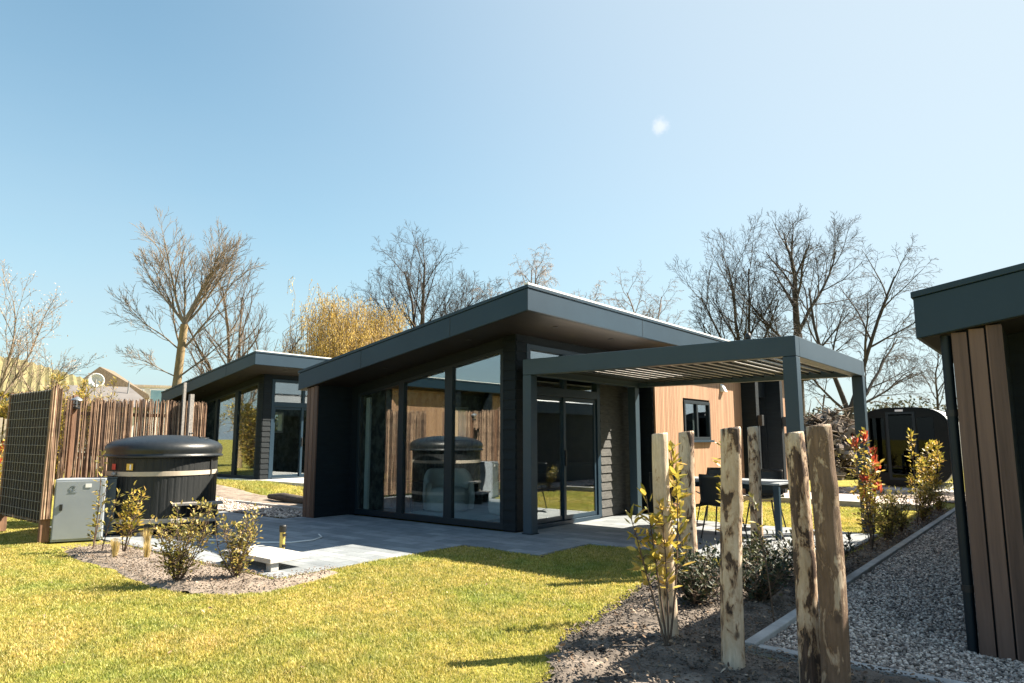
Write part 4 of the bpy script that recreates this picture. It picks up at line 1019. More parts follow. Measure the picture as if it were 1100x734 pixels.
# ------------------------------------------------------------------ shrubs
def shrub(name, loc, label, cat, stems, leafmat, leaf=(.05, .02), dens=90, stem_r=.007, from_t=.25, twig=.10, tips=None, group=None, droop=0., clump=1):
    """stems: list of (lean_x, lean_y, height, bow). leaves sit along short twigs on each stem"""
    S = thing(name, label, cat, loc, group)
    T = Tubes(); LP = []; LD = []; TP = []; TD = []
    for (lx, ly, h, bow) in stems:
        a = random.uniform(0, 6.28)
        def at(t): return np.array([lx * t * h + bow * math.cos(a) * math.sin(t * 3.1), ly * t * h + bow * math.sin(a) * math.sin(t * 3.1), h * t - .02])
        pts = [at(t) for t in np.linspace(0, 1, 8)]
        T.add(pts, list(np.linspace(stem_r, stem_r * .35, 8)), 6)
        k = int(dens * h)
        for q in range(k):
            t = from_t + (1 - from_t) * random.random() ** .85
            p = at(t); ang = random.uniform(0, 6.28); el = random.uniform(-.1, .9) + .6 * (t > .93)
            d = np.array([math.cos(ang) * math.cos(el), math.sin(ang) * math.cos(el), math.sin(el)])
            ln = twig * random.uniform(.2, 1.0) * (1.15 - t * .6)
            e = p + d * ln + np.array([0, 0, .2 * ln])
            if ln > twig * .4: T.add([p, (p + e) / 2 + rng.normal(0, .004, 3), e], [stem_r * .35, stem_r * .28, stem_r * .2], 4)
            for z in range(clump):
                LP.append(e - d * ln * random.uniform(0, .5) * (z > 0)); dd = d + rng.normal(0, .45, 3) + np.array([0, 0, .25 - droop]); LD.append(dd)
        if tips:
            for q in range(tips):
                p = at(1.0) + rng.normal(0, .02, 3); d = np.array([rng.normal(0, .5), rng.normal(0, .5), 1.0]); TP.append(p - np.array([0, 0, random.uniform(0, .10)])); TD.append(d)
    T.build('stem', M['plant_stem'], S)
    k = len(LP)
    V, F = leaves(np.array(LP), np.array(LD), leaf[0] * rng.uniform(.6, 1.25, k), leaf[1] * rng.uniform(.7, 1.2, k)); np_mesh('foliage', V, F, M[leafmat], S)
    for q in range(0, len(TP), tips or 1):
        k = tips; V, F = leaves(np.array(TP[q:q + k]), np.array(TD[q:q + k]), leaf[0] * 1.15 * rng.uniform(.7, 1.2, k), leaf[1] * rng.uniform(.7, 1.1, k)); np_mesh('young_shoots', V, F, M['leaf_red'], S)
    return S
def fan(n, spread, h, bow=.03):
    return [(random.uniform(-spread, spread), random.uniform(-spread, spread), h * random.uniform(.65, 1.0), random.uniform(.3, 1) * bow) for _ in range(n)]
# left bed
shrub('laurel_shrub', (-9.22, 3.46, 0), 'tall thin laurel with bare lower stem in front of the grey cabinet', 'shrub', [(-.02, .02, 1.18, .02), (.06, .10, .8, .02)], 'leaf_green', (.075, .030), 42, .008, .12, .07)
shrub('laurel_shrub', (-8.95, 3.45, 0), 'slanting laurel stem with sparse leaves, second from the cabinet lock', 'shrub', [(.10, .16, .72, .02)], 'leaf_green', (.07, .028), 55, .008, .2, .07)
shrub('laurel_shrub', (-8.75, 3.62, 0), 'dense golden laurel between the cabinet and the hot tub', 'shrub', [(.05, .06, .78, .03), (.14, .18, .7, .03), (-.05, .0, .55, .03), (.2, .1, .5, .03)], 'leaf_yellow', (.075, .028), 95, .008, .3, .11)
shrub('garden_shrub', (-6.6, 3.22, 0), 'bushy olive green shrub with small leaves before the hot tub step', 'shrub', fan(15, .38, .74, .06), 'leaf_green', (.042, .022), 105, .006, .10, .13)
shrub('garden_shrub', (-6.32, 3.66, 0), 'bushy olive green shrub growing beside the raised concrete slab', 'shrub', fan(14, .34, .66, .06), 'leaf_green', (.040, .021), 105, .006, .10, .12)
def tuft(loc, h, label):
    n = 170; a = rng.uniform(0, 6.28, n); r = np.abs(rng.normal(0, .012, n)); P = np.stack([r * np.cos(a), r * np.sin(a), 0 * a - .01], -1)
    H_ = h * rng.uniform(.55, 1.05, n); sp = rng.uniform(.0, .3, n) * H_; T_ = P + np.stack([sp * np.cos(a), sp * np.sin(a), H_], -1)
    Mi = (P + T_) / 2 + np.stack([0 * a, 0 * a, H_ * .06], -1); S = np.stack([-np.sin(a), np.cos(a), 0 * a], -1) * .0022
    V = np.stack([P - S, P + S, Mi + S, Mi - S, T_], 1).reshape(-1, 3)
    F = (np.array([[0, 1, 2], [0, 2, 3], [3, 2, 4]])[None] + (np.arange(n) * 5)[:, None, None]).reshape(-1, 3)
    o = np_mesh('grass_tuft', V, F, M['straw'], loc=loc); tag(o, label, 'grass tuft', 'straw tufts in the garden bed')
tuft((-8.45, 3.40, .02), .24, 'straw grass tuft nearest the lawn, below the golden laurel')
tuft((-8.75, 3.88, .02), .27, 'tallest straw grass tuft, at the patio edge by the hot tub')
tuft((-8.1, 3.60, .02), .20, 'smallest straw grass tuft, on the bare soil nearest the bushy shrub')
# right bed
shrub('golden_sapling', (-2.08, 4.18, 0), 'thin golden-leaved sapling leaning beside the cleanest post', 'sapling', [(-.16, .06, .98, .02), (-.02, .22, 1.12, .03), (-.28, -.02, .84, .02), (-.10, .16, .9, .03)], 'leaf_yellow', (.082, .035), 50, .008, .42, .07)
shrub('golden_sapling', (-2.42, 5.02, 0), 'golden shoot rising just behind the cleanest post', 'sapling', [(-.02, .05, 1.27, .02)], 'leaf_yellow', (.085, .036), 75, .007, .5, .08)
shrub('golden_sapling', (-1.93, 4.86, 0), 'golden shoot close behind the blotched post with leaves near its rim', 'sapling', [(.0, .0, 1.32, .02), (.05, -.04, 1.1, .02)], 'leaf_yellow', (.075, .032), 62, .007, .45, .06)
shrub('bare_shoot', (-1.78, 5.3, 0), 'slender reddish shoot with few leaves right of the blotched post', 'sapling', [(-.10, -.10, .9, .02)], 'leaf_green', (.055, .022), 26, .006, .5, .05)
gl = 'low evergreen ground shrubs in the planting bed'
for (x, y, s, lab) in [(-2.42, 5.35, 1.0, 'low glossy shrub filling the gap between the cleanest and blotched posts'), (-2.75, 6.0, .9, 'low glossy shrub at the foot of the spotted post'),
                       (-2.05, 5.75, 1.0, 'low glossy shrub behind the blotched post, beside the kerb'), (-2.2, 6.6, 1.0, 'low glossy shrub midway along the bed, in front of the slim tall post'),
                       (-1.95, 7.2, 1.0, 'low glossy shrub by the kerb just before the patio corner'), (-2.6, 7.15, .8, 'low glossy shrub at the foot of the slim tall post')]:
    shrub('evergreen_shrub', (x, y, .02), lab, 'shrub', fan(24, .95, .42 * s, .06), 'leaf_dark', (.042, .021), 130, .005, .08, .09, group=gl)
shrub('red_tip_shrub', (-1.93, 9.35, 0), 'tall shrub with red shoot tips beside the far pergola post', 'shrub', [(-.02, .08, 1.42, .03), (.08, -.02, 1.2, .03), (-.08, .0, 1.3, .04), (.05, .2, 1.05, .03), (.0, -.12, .9, .03), (.12, .06, .8, .04), (-.1, .15, .7, .05)], 'leaf_yellow', (.075, .034), 55, .007, .22, .12, tips=16)
shrub('golden_shrub', (-1.93, 12.6, 0), 'upright golden shrub with one spire before the sauna pod door', 'shrub', [(.0, .02, 1.42, .02), (.1, .2, 1.0, .04), (-.08, .1, .7, .04)], 'leaf_yellow', (.07, .032), 75, .007, .3, .10)
shrub('golden_shrub', (-1.90, 13.8, 0), 'broad golden topped shrub before the sauna pod side', 'shrub', [(.08, .1, 1.25, .04), (.16, -.05, 1.2, .05), (.02, .2, 1.2, .05), (.2, .1, 1.05, .05), (-.05, .0, .8, .05)], 'leaf_yellow', (.075, .034), 85, .007, .35, .13)
for (x, y, lab) in [(-1.92, 10.3, 'olive bush right behind the red-tipped shrub'), (-1.95, 11.4, 'olive bush low between the red-tipped and the spired shrub'), (-1.93, 13.1, 'olive bush between the two golden shrubs'), (-1.9, 14.9, 'olive bush at the far end of the kerb')]:
    shrub('olive_bush', (x, y, .0), lab, 'shrub', fan(13, .38, .62, .05), 'leaf_green', (.05, .024), 95, .005, .08, .10, group='olive bushes along the kerb')

# ------------------------------------------------------------------ trees
def make_tree(name, loc, label, H, trunk_h, trunk_r, spread, levels, barkmat, twigmat, seed, lean=(0, 0), up=.25, droop=0., cat='tree', fork=1, twig_r=.010, ang=(.5, 1.0), buds=None, group=None, wob=.10, ratio=(.45, .62), sub_up=None):
    rs = np.random.default_rng(seed)
    S = thing(name, label, cat, loc, group)
    TR = Tubes(); CR = Tubes(); tips = []
    def path(p, d, Ln, n, upw, wb):
        pts = [p.copy()]; d = d.copy()
        for i in range(n - 1):
            d = d + rs.normal(0, wb, 3) + np.array([0, 0, upw]); d /= np.linalg.norm(d)
            pts.append(pts[-1] + d * Ln / (n - 1))
        return np.array(pts)
    def grow(p, d, Ln, r, lev):
        n = (8, 7, 6, 5, 4)[min(lev, 4)]; last = lev >= len(levels)
        upw = (up if lev < 2 else (sub_up if sub_up is not None else up * .5)) / n * 1.5 - (droop / n * (lev >= 2))
        pts = path(p, d, Ln, n, upw, wob * (1 + .25 * lev))
        r1 = max(r * (.30 if not last else .5), twig_r * .55)
        rad = np.linspace(r, r1, n)
        CR.add(pts, rad, 7 if lev == 0 else (5 if lev == 1 else 3))
        if last:
            tips.append((pts[-1], pts[-1] - pts[-2])); return
        k = levels[lev]
        kk = max(2, int(round(k * rs.uniform(.8, 1.2))))
        ph = rs.uniform(0, 6.28)
        for j in range(kk):
            t = .22 + .78 * (j + rs.uniform(.2, .8)) / kk
            f = t * (n - 1); i = min(int(f), n - 2); q = pts[i] * (1 - (f - i)) + pts[i + 1] * (f - i)
            ax = pts[i + 1] - pts[i]; ax /= np.linalg.norm(ax)
            ph += 2.4 + rs.normal(0, .4); u = np.cross(ax, [0.3, .5, .8]); u /= np.linalg.norm(u); v = np.cross(ax, u)
            a = rs.uniform(*ang) * (.85 if t > .8 else 1)
            nd = ax * math.cos(a) + (u * math.cos(ph) + v * math.sin(ph)) * math.sin(a)
            ln = Ln * rs.uniform(*ratio) * (1.12 - .5 * t) * 1.25
            grow(q, nd, ln, max(rad[i] * rs.uniform(.42, .6), twig_r), lev + 1)
    d0 = np.array([lean[0], lean[1], 1.0]); d0 /= np.linalg.norm(d0)
    tp = path(np.array([0, 0, -.1]), d0, trunk_h + .1, 7, .0, .035)
    TR.add(tp, np.linspace(trunk_r * 1.2, trunk_r * .85, 7), 12)
    for fk in fork if isinstance(fork, list) else [(0, 0, H - trunk_h, .85)]:
        dx, dy, ln, rr = fk[:4]; st_ = tp[fk[4]] if len(fk) > 4 else tp[-1]
        d = np.array([dx, dy, 1.0]); d /= np.linalg.norm(d)
        grow(st_ - d * trunk_r * .3, d, ln, trunk_r * rr, 0)
    TR.build('trunk', M[barkmat], S); CR.build('crown', M[twigmat], S)
    if buds:
        P = np.array([t[0] for t in tips]); D = np.array([t[1] for t in tips])
        P = np.repeat(P, buds[0], 0) + rs.normal(0, buds[1], (len(P) * buds[0], 3)); D = np.repeat(D, buds[0], 0) + rs.normal(0, .05, (len(P), 3))
        V, F = leaves(P, D, buds[2] * rs.uniform(.6, 1.3, len(P)), buds[2] * .45); np_mesh('buds', V, F, M[buds[3]], S)
    return S
def tl(px, d, z=0): p = along(px, d); return (p[0], p[1], z)
def lat(a): return RGT[0] * a, RGT[1] * a        # a horizontal lean across the view

def forks(L_): return [(*lat(a), ln, r) for a, ln, r in L_]
make_tree('willow_tree', tl(180, 24), 'pollard willow with ochre trunk and long splayed pale branches above the willow fence', 8.5, 4.9, .13, 1, [9, 6, 4], 'bark_yellow', 'twig_pale', 3,
          lean=lat(.14), up=.16, fork=[(*lat(-.50), 2.87, 0.34), (*lat(-.26), 2.46, 0.27, -2), (*lat(-.06), 1.97, 0.29), (*lat(.22), 2.38, 0.34), (*lat(.55), 2.54, 0.37), (*lat(.95), 2.46, 0.32), (*lat(.75), 2.95, 0.30, -2), (*lat(-1.5), 2.13, 0.21, -2), (.2, .5, 2.7, .32), (*lat(1.3), 2.13, 0.24, -3), (-.3, -.6, 2.2, .28), (*lat(-1.0), 2.13, 0.22), (*lat(-2.2), 1.56, 0.16, -3)], ang=(.25, .6), twig_r=.006, ratio=(.34, .52), wob=.08)
make_tree('bare_tree', tl(-12, 26), 'pale bare tree with pinkish catkins at the edge of the photo over the ochre roof', 6.4, 1.6, .10, 1, [9, 6, 3], 'bark_yellow', 'twig_pale', 5,
          up=.3, fork=[(*lat(.22), 4.0, .45), (*lat(.65), 3.6, .45), (*lat(-.2), 3.6, .5), (*lat(1.1), 2.9, .35)], ang=(.3, .7), twig_r=.006, buds=(2, .06, .06, 'leaf_bud'), ratio=(.30, .45))
make_tree('bare_tree', tl(48, 27), 'thin bare sapling in front of the ochre roof, its twigs reaching past it', 4.6, 1.4, .06, 1, [8, 4, 3], 'bark_yellow', 'twig_pale', 15, up=.2, fork=[(*lat(-.35), 2.9, .6), (*lat(.3), 2.5, .5), (*lat(.8), 2.0, .5)], ang=(.4, .8), twig_r=.006, ratio=(.3, .45))
make_tree('bare_tree', tl(254, 34), 'many-stemmed brownish bare tree behind the splayed willow', 9, 1.8, .24, 1, [10, 6, 5], 'bark', 'twig_brown', 8,
          up=.5, fork=[(*lat(-.35), 5.4, .4), (*lat(.06), 6.6, .45), (*lat(.35), 6.2, .42), (*lat(.75), 5.2, .38), (*lat(-.8), 4.4, .35)], ang=(.35, .8), twig_r=.008, ratio=(.28, .45))
for i, (px, hh, lab) in enumerate([(287, 7.5, 'bare young tree next to the brownish many-stemmed tree, the tallest of three upright ones'), (304, 6.6, 'bare young tree with upright twigs, the middle of three'), (322, 6.4, 'bare young tree with upright twigs against the golden willow')]):
    make_tree('young_tree', tl(px, 38 + i), lab, hh, 1.6, .07, 1, [11, 5, 3], 'bark', 'twig_brown', 20 + i, up=.5, ang=(.3, .6), twig_r=.008, ratio=(.25, .4), group='upright bare young trees')
make_tree('oak_tree', tl(452, 42), 'large spreading bare tree above the main lodge roof slope', 15, 4.6, .30, 1, [11, 7, 5, 3], 'bark', 'twig', 31,
          up=.16, fork=[(*lat(-1.0), 5.6, .34), (*lat(-.14), 7.5, .5), (*lat(.14), 7.6, .56), (*lat(.58), 6.4, .40), (*lat(1.1), 5.2, .34), (.3, .6, 6.0, .36), (*lat(-.5), 6.2, .36)], ang=(.42, .85), twig_r=.0085, ratio=(.34, .51), wob=.075)
make_tree('birch_tree', tl(584, 40), 'drooping bare birch behind the high roof corner', 12.6, 5.0, .14, 1, [15, 8, 7], 'bark', 'twig_birch', 41, up=.1, droop=1.2, ang=(.5, .9), twig_r=.008, buds=(1, .02, .06, 'leaf_bud'), ratio=(.24, .38), fork=forks([(-.22, 6.6, .7), (.10, 6.9, .7), (.55, 6.0, .5), (-.6, 5.2, .4)]))
make_tree('birch_tree', tl(694, 40), 'pair-stemmed bare birch between the high roof corner and the dark spreading trees', 11.4, 4.0, .16, 1, [11, 8, 7], 'bark', 'twig_birch', 43, up=.15, droop=.8, ang=(.5, .9), twig_r=.008, ratio=(.26, .42),
          fork=forks([(-.45, 5.2, .45), (-.10, 6.0, .6), (.28, 5.8, .55), (.7, 4.2, .35)]))
make_tree('bare_tree', tl(808, 37), 'dark fan-shaped bare tree rising behind the pergola front beam', 12, 3.4, .24, 1, [9, 7, 5, 3], 'bark', 'twig', 51, up=.3, wob=.07, ang=(.40, .8), twig_r=.008, ratio=(.33, .49),
          fork=forks([(-.5, 5.8, .4), (-.12, 7.0, .5), (.14, 6.9, .45), (-1.0, 4.6, .32), (.45, 5.4, .34)]))
make_tree('bare_tree', tl(862, 39), 'tallest dark bare tree with a straight trunk above the pergola corner', 14.0, 6.8, .26, 1, [10, 7, 5, 3], 'bark', 'twig', 53, up=.25, wob=.07, ang=(.42, .85), twig_r=.008, ratio=(.35, .51), fork=[(*lat(.0), 5.5, .75), (*lat(.6), 5.2, .4), (*lat(-.7), 4.4, .36, -2), (*lat(1.2), 4.6, .3, -3), (*lat(-1.2), 3.6, .26, -3)])
make_tree('bare_tree', tl(908, 33), 'broad bare tree with forked trunk and hanging twigs behind the pergola far post', 10.4, 2.4, .22, 1, [10, 7, 6, 3], 'bark', 'twig', 55, up=.15, droop=.55, wob=.075, ang=(.4, .85), twig_r=.007, ratio=(.33, .48),
          fork=forks([(-.25, 5.8, .55), (.30, 6.2, .55), (.75, 5.0, .4), (-1.3, 3.2, .3), (1.3, 3.8, .3)]))
make_tree('bare_tree', tl(1006, 46), 'small bare tree between the sauna pod and the near lodge roof', 6.3, 2.0, .10, 1, [11, 6, 4], 'bark', 'twig', 57, up=.2, ang=(.5, .9), twig_r=.008, ratio=(.25, .4))

# golden weeping willow
def golden_willow(loc, label, R, Ht, seed):
    rs = np.random.default_rng(seed); S = thing('golden_willow', label, 'tree', loc)
    T = Tubes(); C = Tubes()
    T.add([(0, 0, -.1), (.1, 0, 1.5), (.05, .1, 3.0), (0, .1, 4.2)], [.5, .4, .36, .3], 10)
    LP = []; LD = []
    for i in range(34):
        a = rs.uniform(0, 6.28); rr = R * rs.uniform(.25, 1.0) ** .7; top = np.array([rr * math.cos(a), rr * math.sin(a), 4.2 + (Ht - 4.2) * rs.uniform(.35, 1.0) * math.sqrt(max(.05, 1 - .75 * (rr / R) ** 2))])
        mid = np.array([top[0] * .45, top[1] * .45, (4.2 + top[2]) / 2 + .5])
        C.add([(0, .1, 4.1), mid, top], [.14, .07, .03], 5)
        for j in range(46):
            p = top + rs.normal(0, [.75, .75, .45]); L_ = rs.uniform(.6, 2.6); dr = rs.normal(0, .28, 2)
            e = p + np.array([dr[0], dr[1], -L_]); mm = (p + e) / 2 + np.array([dr[0] * .5, dr[1] * .5, .25])
            C.add([p, mm, e], [.014, .011, .007], 3)
            for q in range(17):
                t = rs.random(); LP.append(p * (1 - t) + e * t + rs.normal(0, .07, 3)); LD.append(rs.normal(0, .4, 3) + np.array([0, 0, -1.]))
    T.build('trunk', M['bark'], S); C.build('branches', M['bark_yellow'], S)
    k = len(LP); V, F = leaves(np.array(LP), np.array(LD), .13 * rs.uniform(.5, 1.3, k), .04); np_mesh('foliage', V, F, M['leaf_willow'], S)
golden_willow(tl(376, 39.5), 'golden weeping willow in fresh leaf behind the lodges', 3.3, 9.7, 3)

# ------------------------------------------------------------------ background buildings and sauna pod
rz0 = math.atan2(RGT[1], RGT[0])
def facing(px, d, z=0):
    p = along(px, d); return (p[0], p[1], z), math.atan2(p[1], p[0]) - math.pi / 2
# sauna pod
pod = thing('sauna_pod', 'rounded black fronted sauna pod with pale shell at the end of the gravel', 'sauna', (-3.22, 20.0, 0))
def sup(wd, ht, n=48, e=3.4):
    out = []
    for i in range(n):
        a = 2 * math.pi * i / n; c, s = math.cos(a), math.sin(a)
        out.append((wd * math.copysign(abs(c) ** (2 / e), c), ht + ht * math.copysign(abs(s) ** (2 / e), s)))
    return out
PW, PH = 1.08, 1.0
m = MB(); o1 = sup(PW, PH); i1 = [(x * .93, .07 + z * .93) for x, z in o1]
n = len(o1); vs = [(x, 0, z + .12) for x, z in o1] + [(x, 2.3, z + .12) for x, z in o1] + [(x, 0, z + .12) for x, z in i1] + [(x, 2.25, z + .12) for x, z in i1]
fs = []
for i in range(n):
    j = (i + 1) % n; fs += [(i, j, n + j, n + i), (2 * n + i, 3 * n + i, 3 * n + j, 2 * n + j), (i, 2 * n + i, 2 * n + j, j)]
fs.append(tuple(range(n, 2 * n)))
m.add(vs, fs); m.build('shell', M['pod'], pod)
m = MB(); m.prism_xz([(x, z + .12) for x, z in sup(PW * .985, PH)][::-1], -.03, -.002); ring = m.build('front_rim', M['pod_front'], pod)
m = MB(); m.prism_xz([(x * .94, .06 + z * .94 + .12) for x, z in o1], -.05, -.032); gp = m.build('glass_front', M['pod_front'], pod)
m = MB(); m.box(-.36, -.30, -.08, -.051, .28, 2.0); m.box(.24, .30, -.08, -.051, .28, 2.0); m.box(-.30, .24, -.08, -.051, 1.94, 2.0); m.box(-.30, .24, -.08, -.051, .28, .34)
dr = m.build('door', M['anthracite_dark'], pod); pane((-.30, .24, -.066, -.06, .34, 1.94), dr).data.materials[0] = M['dark_glass']
m = MB(); m.box(.17, .20, -.13, -.10, .9, 1.3); m.box(.17, .20, -.10, -.06, .92, .95); m.box(.17, .20, -.10, -.06, 1.25, 1.28); m.build('handle', M['black_metal'], dr)
m = MB(); m.box(-.13, .05, -.10, -.081, 2.01, 2.06); m.build('name_plate', M['white_plate'], pod)
for q_ in ((-.74, -.40), (.34, .70)): pane((*q_, -.066, -.058, .45, 1.85), gp).data.materials[0] = M['dark_glass']
m = MB(); m.box(-.75, .75, .1, 2.2, 0, .13); m.box(-1.2, 1.2, -1.0, -.09, .0, .10); m.build('plinth', M['slab'], pod, bevel=.01)

# ochre roofed barn
p, r = facing(22, 38); br_ = thing('barn', 'low barn with ochre corrugated roof', 'barn', p, rz=r)
m = MB(); m.box(-9, 3.2, .3, 8, 0, 3.0); m.build('wall', M['boards_pale'], br_)
m = MB(); n = 150; vs = []; fs = []
for i in range(n + 1):
    x = -9.5 + 12.9 * i / n; b = .05 * math.sin(i * 1.57 * 1.0); drop = max(0, (x + .5)) * .30
    vs += [(x, -.3, 3.35 + b - drop * .25), (x, 4.0, 5.3 + b - drop), (x, 8.5, 3.35 + b)]
for i in range(n): a = i * 3; fs += [(a, a + 3, a + 4, a + 1), (a + 1, a + 4, a + 5, a + 2)]
m.add(vs, fs); q = m.build('roof', M['greenish_roof'], br_); s_ = q.modifiers.new('thick', 'SOLIDIFY'); s_.thickness = .08
m = MB(); m.box(-9.2, 3.3, -.25, .28, 2.85, 3.15); m.build('gutter', M['cab_dark'], br_)
# grey low roof
p, r = facing(108, 30); gs = thing('garage', 'low garage with pale grey pitched roof behind the willow fence', 'garage', p, rz=r)
m = MB(); m.box(-1.6, 1.5, .3, 4.5, 0, 2.58); m.build('wall', M['white'], gs)
m = MB(); m.add([(-1.9, 0, 2.5), (1.75, 0, 2.5), (.9, 2.4, 3.42), (-1.5, 2.4, 3.42), (-1.9, 4.8, 2.5), (1.75, 4.8, 2.5)], [(0, 1, 2, 3), (3, 2, 5, 4), (1, 5, 2), (0, 3, 4), (0, 4, 5, 1)]); m.build('roof', M['grey_roof'], gs)
m = MB(); m.tube([(.82, 1.6, 2.9), (.84, 1.6, 3.6)], [.03, .03], 8); m.build('flue', M['wire'], gs)
ds = thing('satellite_dish', 'white satellite dish on a short mast above the grey garage', 'satellite dish', (*along(98, 30.5), -.45), rz=r)
m = MB(); m.tube([(0, 0, 3.0), (0, 0, 4.0)], [.025, .025], 8); m.build('mast', M['wire'], ds)
m = MB(); vs = [(0, .10, 3.95)]; fs = []
for k in range(1, 5):
    for i in range(24): a = 6.283 * i / 24; q = k / 4; vs.append((.29 * q * math.cos(a), .10 - .08 * q * q, 3.95 + .29 * q * math.sin(a)))
for i in range(24): fs.append((0, 1 + (i + 1) % 24, 1 + i))
for k in range(3):
    for i in range(24): fs.append((1 + k * 24 + i, 1 + k * 24 + (i + 1) % 24, 25 + k * 24 + (i + 1) % 24, 25 + k * 24 + i))
m.add(vs, fs); q = m.build('dish', M['white'], ds, smooth=True); s_ = q.modifiers.new('thick', 'SOLIDIFY'); s_.thickness = .015
m = MB(); m.tube([(0, -.02, 3.6), (0, -.35, 3.85)], [.012, .012], 6); m.build('arm', M['wire'], ds)
# thatched house
p, r = facing(110, 50); th = thing('thatched_house', 'house with brown thatched roof and dark gable', 'house', p, rz=r)
m = MB(); m.box(-2.0, 2.0, .5, 9, 0, 3.9); m.build('wall', M['white'], th)
m = MB(); m.add([(-2.2, -.2, 4.1), (-.45, -.2, 5.75), (2.35, -.2, 4.1), (-2.2, 9, 4.1), (-.2, 9, 5.75), (2.35, 9, 4.1), (-2.2, -.2, 3.85), (2.45, -.2, 3.85), (-2.2, 9, 3.85), (2.45, 9, 3.85), (.35, 2.8, 5.75)],
       [(0, 1, 4, 3), (1, 10, 4), (1, 2, 10), (2, 5, 4, 10), (0, 6, 7, 2, 1), (3, 4, 5, 9, 8), (0, 3, 8, 6), (2, 7, 9, 5), (6, 8, 9, 7)]); m.build('roof', M['thatch'], th)
m = MB(); m.box(-1.0, 1.9, -.36, -.22, 3.55, 3.95); m.build('dormer', M['anthracite_dark'], th)
m = MB(); m.box(1.0, 1.9, -.42, -.37, 3.6, 3.92); m.build('window', M['white'], th)
# flat building
p, r = facing(152, 58); fb = thing('flat_building', 'white flat-roofed building with wide bluish windows', 'building', p, rz=r)
m = MB(); m.box(-2.4, 2.6, 0, 6, 0, 5.1); m.build('wall', M['white'], fb)
m = MB(); m.box(-2.9, 2.7, -.1, 6.1, 5.10, 5.25); m.build('roof', M['boards_pale'], fb)
for x in (-1.2, .4, 1.7):
    m = MB(); m.box(x - .06, x + 1.16, -.06, -.002, 3.1, 4.95); f_ = m.build('window', M['white'], fb)
    m = MB(); m.box(x, x + 1.1, -.075, -.062, 3.2, 4.88); m.build('pane', M['blue_pane'], f_)
# pale board fence and shrub by the left edge
p, r = facing(-20, 17.5); bf = thing('board_fence', 'pale vertical board fence behind the mesh panel', 'fence', p, rz=r)
m = MB(); x = -2.2
while x < 1.1: m.box(x, x + .14, 0, .025, .05, 1.75 + random.uniform(-.03, .03)); x += .17
m.build('board_panel', M['boards_pale'], bf)
m = MB(); m.box(-2.2, 1.15, .027, .07, .5, .6); m.box(-2.2, 1.15, .027, .07, 1.3, 1.4); m.build('rail', M['boards_pale'], bf)
p = along(0, 15.5); shrub('red_tip_shrub', (p[0], p[1], .1), 'red-tipped shrub peeping out left of the wire mesh panel', 'shrub', fan(9, .25, 1.2, .05), 'leaf_yellow', (.08, .036), 60, .007, .15, .12, tips=14)
for (x, y, hh, lab) in [(-22.4, 7.3, 2.4, 'big yellow-green bush mirrored in the far lodge windows, the one nearest that lodge'), (-27.2, 6.9, 2.6, 'big yellow-green bush mirrored in the far lodge windows, the most distant one'), (-24.4, 6.3, 2.5, 'big yellow-green bush mirrored in the far lodge windows, the middle one')]:
    shrub('garden_bush', (x, y, .15), lab, 'shrub', fan(26, .35, hh, .15), 'leaf_yellow', (.10, .05), 75, .012, .05, .30, group='yellow-green bushes facing the far lodge')
# climbing yellow shrubs over the fence top
for i, (px, d, hh, lab) in enumerate([(64, 17, 2.55, 'feathery golden bush showing above the mesh panel corner'), (92, 18, 2.45, 'feathery golden bush showing above the willow panel by the garage')]):
    p = along(px, d); shrub('golden_bush', (p[0], p[1], .15), lab, 'shrub', fan(16, .22, hh, .12), 'leaf_yellow', (.07, .02), 70, .010, .5, .22, group='feathery golden bushes behind the fence')

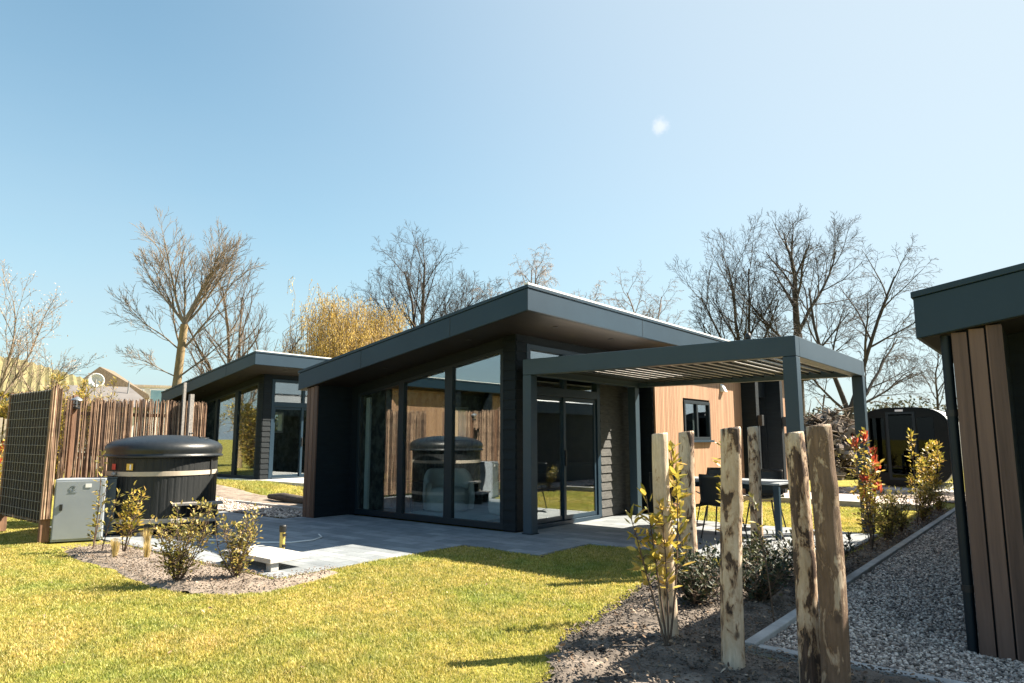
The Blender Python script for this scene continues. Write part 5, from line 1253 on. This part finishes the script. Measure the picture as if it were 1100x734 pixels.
# rubble heap with brushwood
p = along(890, 27)
rb = thing('rubble_heap', 'pale heap of rubble and cut branches beyond the back lawn', 'heap', (p[0], p[1], 0))
vs = []; rs = np.random.default_rng(77)
m = MB()
for i in range(900):
    a = rs.uniform(0, 6.28); q = rs.random() ** .6; x = RGT[0] * q * 2.6 * math.cos(a) ; y = RGT[1] * q * 2.6 * math.cos(a)
    dd = q * 1.8 * math.sin(a); x += FWD[0] * dd; y += FWD[1] * dd; z = max(0, 2.25 * (1 - q ** 1.5)) * rs.uniform(.75, 1.0)
    s = rs.uniform(.04, .13); c = np.array([x, y, z])
    R_ = np.linalg.qr(rs.normal(size=(3, 3)))[0] * s * rs.uniform(.5, 1.2, (3, 1)).T
    cor = [c + R_ @ np.array(k) for k in ((-1, -1, -1), (1, -1, -1), (1, 1, -1), (-1, 1, -1), (-1, -1, 1), (1, -1, 1), (1, 1, 1), (-1, 1, 1))]
    m.hexa(cor[:4], cor[4:])
m.build('debris', M['rubble'], rb)
T = Tubes()
for i in range(560):
    a = rs.uniform(0, 6.28); q = rs.random() ** .5; cx = q * 2.7 * math.cos(a); cd = q * 1.6 * math.sin(a); z = 2.3 * (1 - q ** 1.6) * rs.uniform(.5, 1.1)
    c = np.array([RGT[0] * cx + FWD[0] * cd, RGT[1] * cx + FWD[1] * cd, z]); d = rs.normal(0, 1, 3) * np.array([1, 1, .5]); d /= np.linalg.norm(d); L_ = rs.uniform(.3, 1.0)
    T.add([c - d * L_, c + rs.normal(0, .06, 3), c + d * L_], [.03 * rs.uniform(.4, 1.2), .022, .008], 5)
T.build('cut_branches', M['twig_brown'], rb)

# far treeline
rs = np.random.default_rng(5); LP = []; LD = []; T = Tubes()
for px in np.arange(-350, 1500, 9):
    d = rs.uniform(85, 120); q = along(px, d); hh = rs.uniform(3.0, 6.2) * (d / 100); w_ = rs.uniform(1.5, 3.2)
    T.add([(q[0], q[1], 0), (q[0] + .1, q[1], hh * .6), (q[0], q[1], hh * .95)], [.2, .13, .05], 5)
    k = 420
    c = np.stack([q[0] + rs.normal(0, w_ * .5, k), q[1] + rs.normal(0, w_ * .5, k), np.abs(rs.normal(.5, .25, k)) * hh], -1); c[:, 2] = np.minimum(c[:, 2], hh * 1.02)
    LP.append(c); LD.append(rs.normal(0, 1, (k, 3)))
LP = np.concatenate(LP); LD = np.concatenate(LD)
V, F = leaves(LP, LD, .55 * rs.uniform(.6, 1.3, len(LP)), .3)
V2, F2 = T.arrays()
M['treeline'] = leaf_mat('far_tree_foliage', [(0, (.03, .045, .02)), (.5, (.07, .08, .04)), (1, (.14, .12, .07))], .2, .8)
F2t = np.concatenate([F2[:, [0, 1, 2]], F2[:, [0, 2, 3]]])
o = np_mesh('treeline', np.concatenate([V, V2]), np.concatenate([F, F2t + len(V)]), M['treeline']); tag(o, kind='stuff')
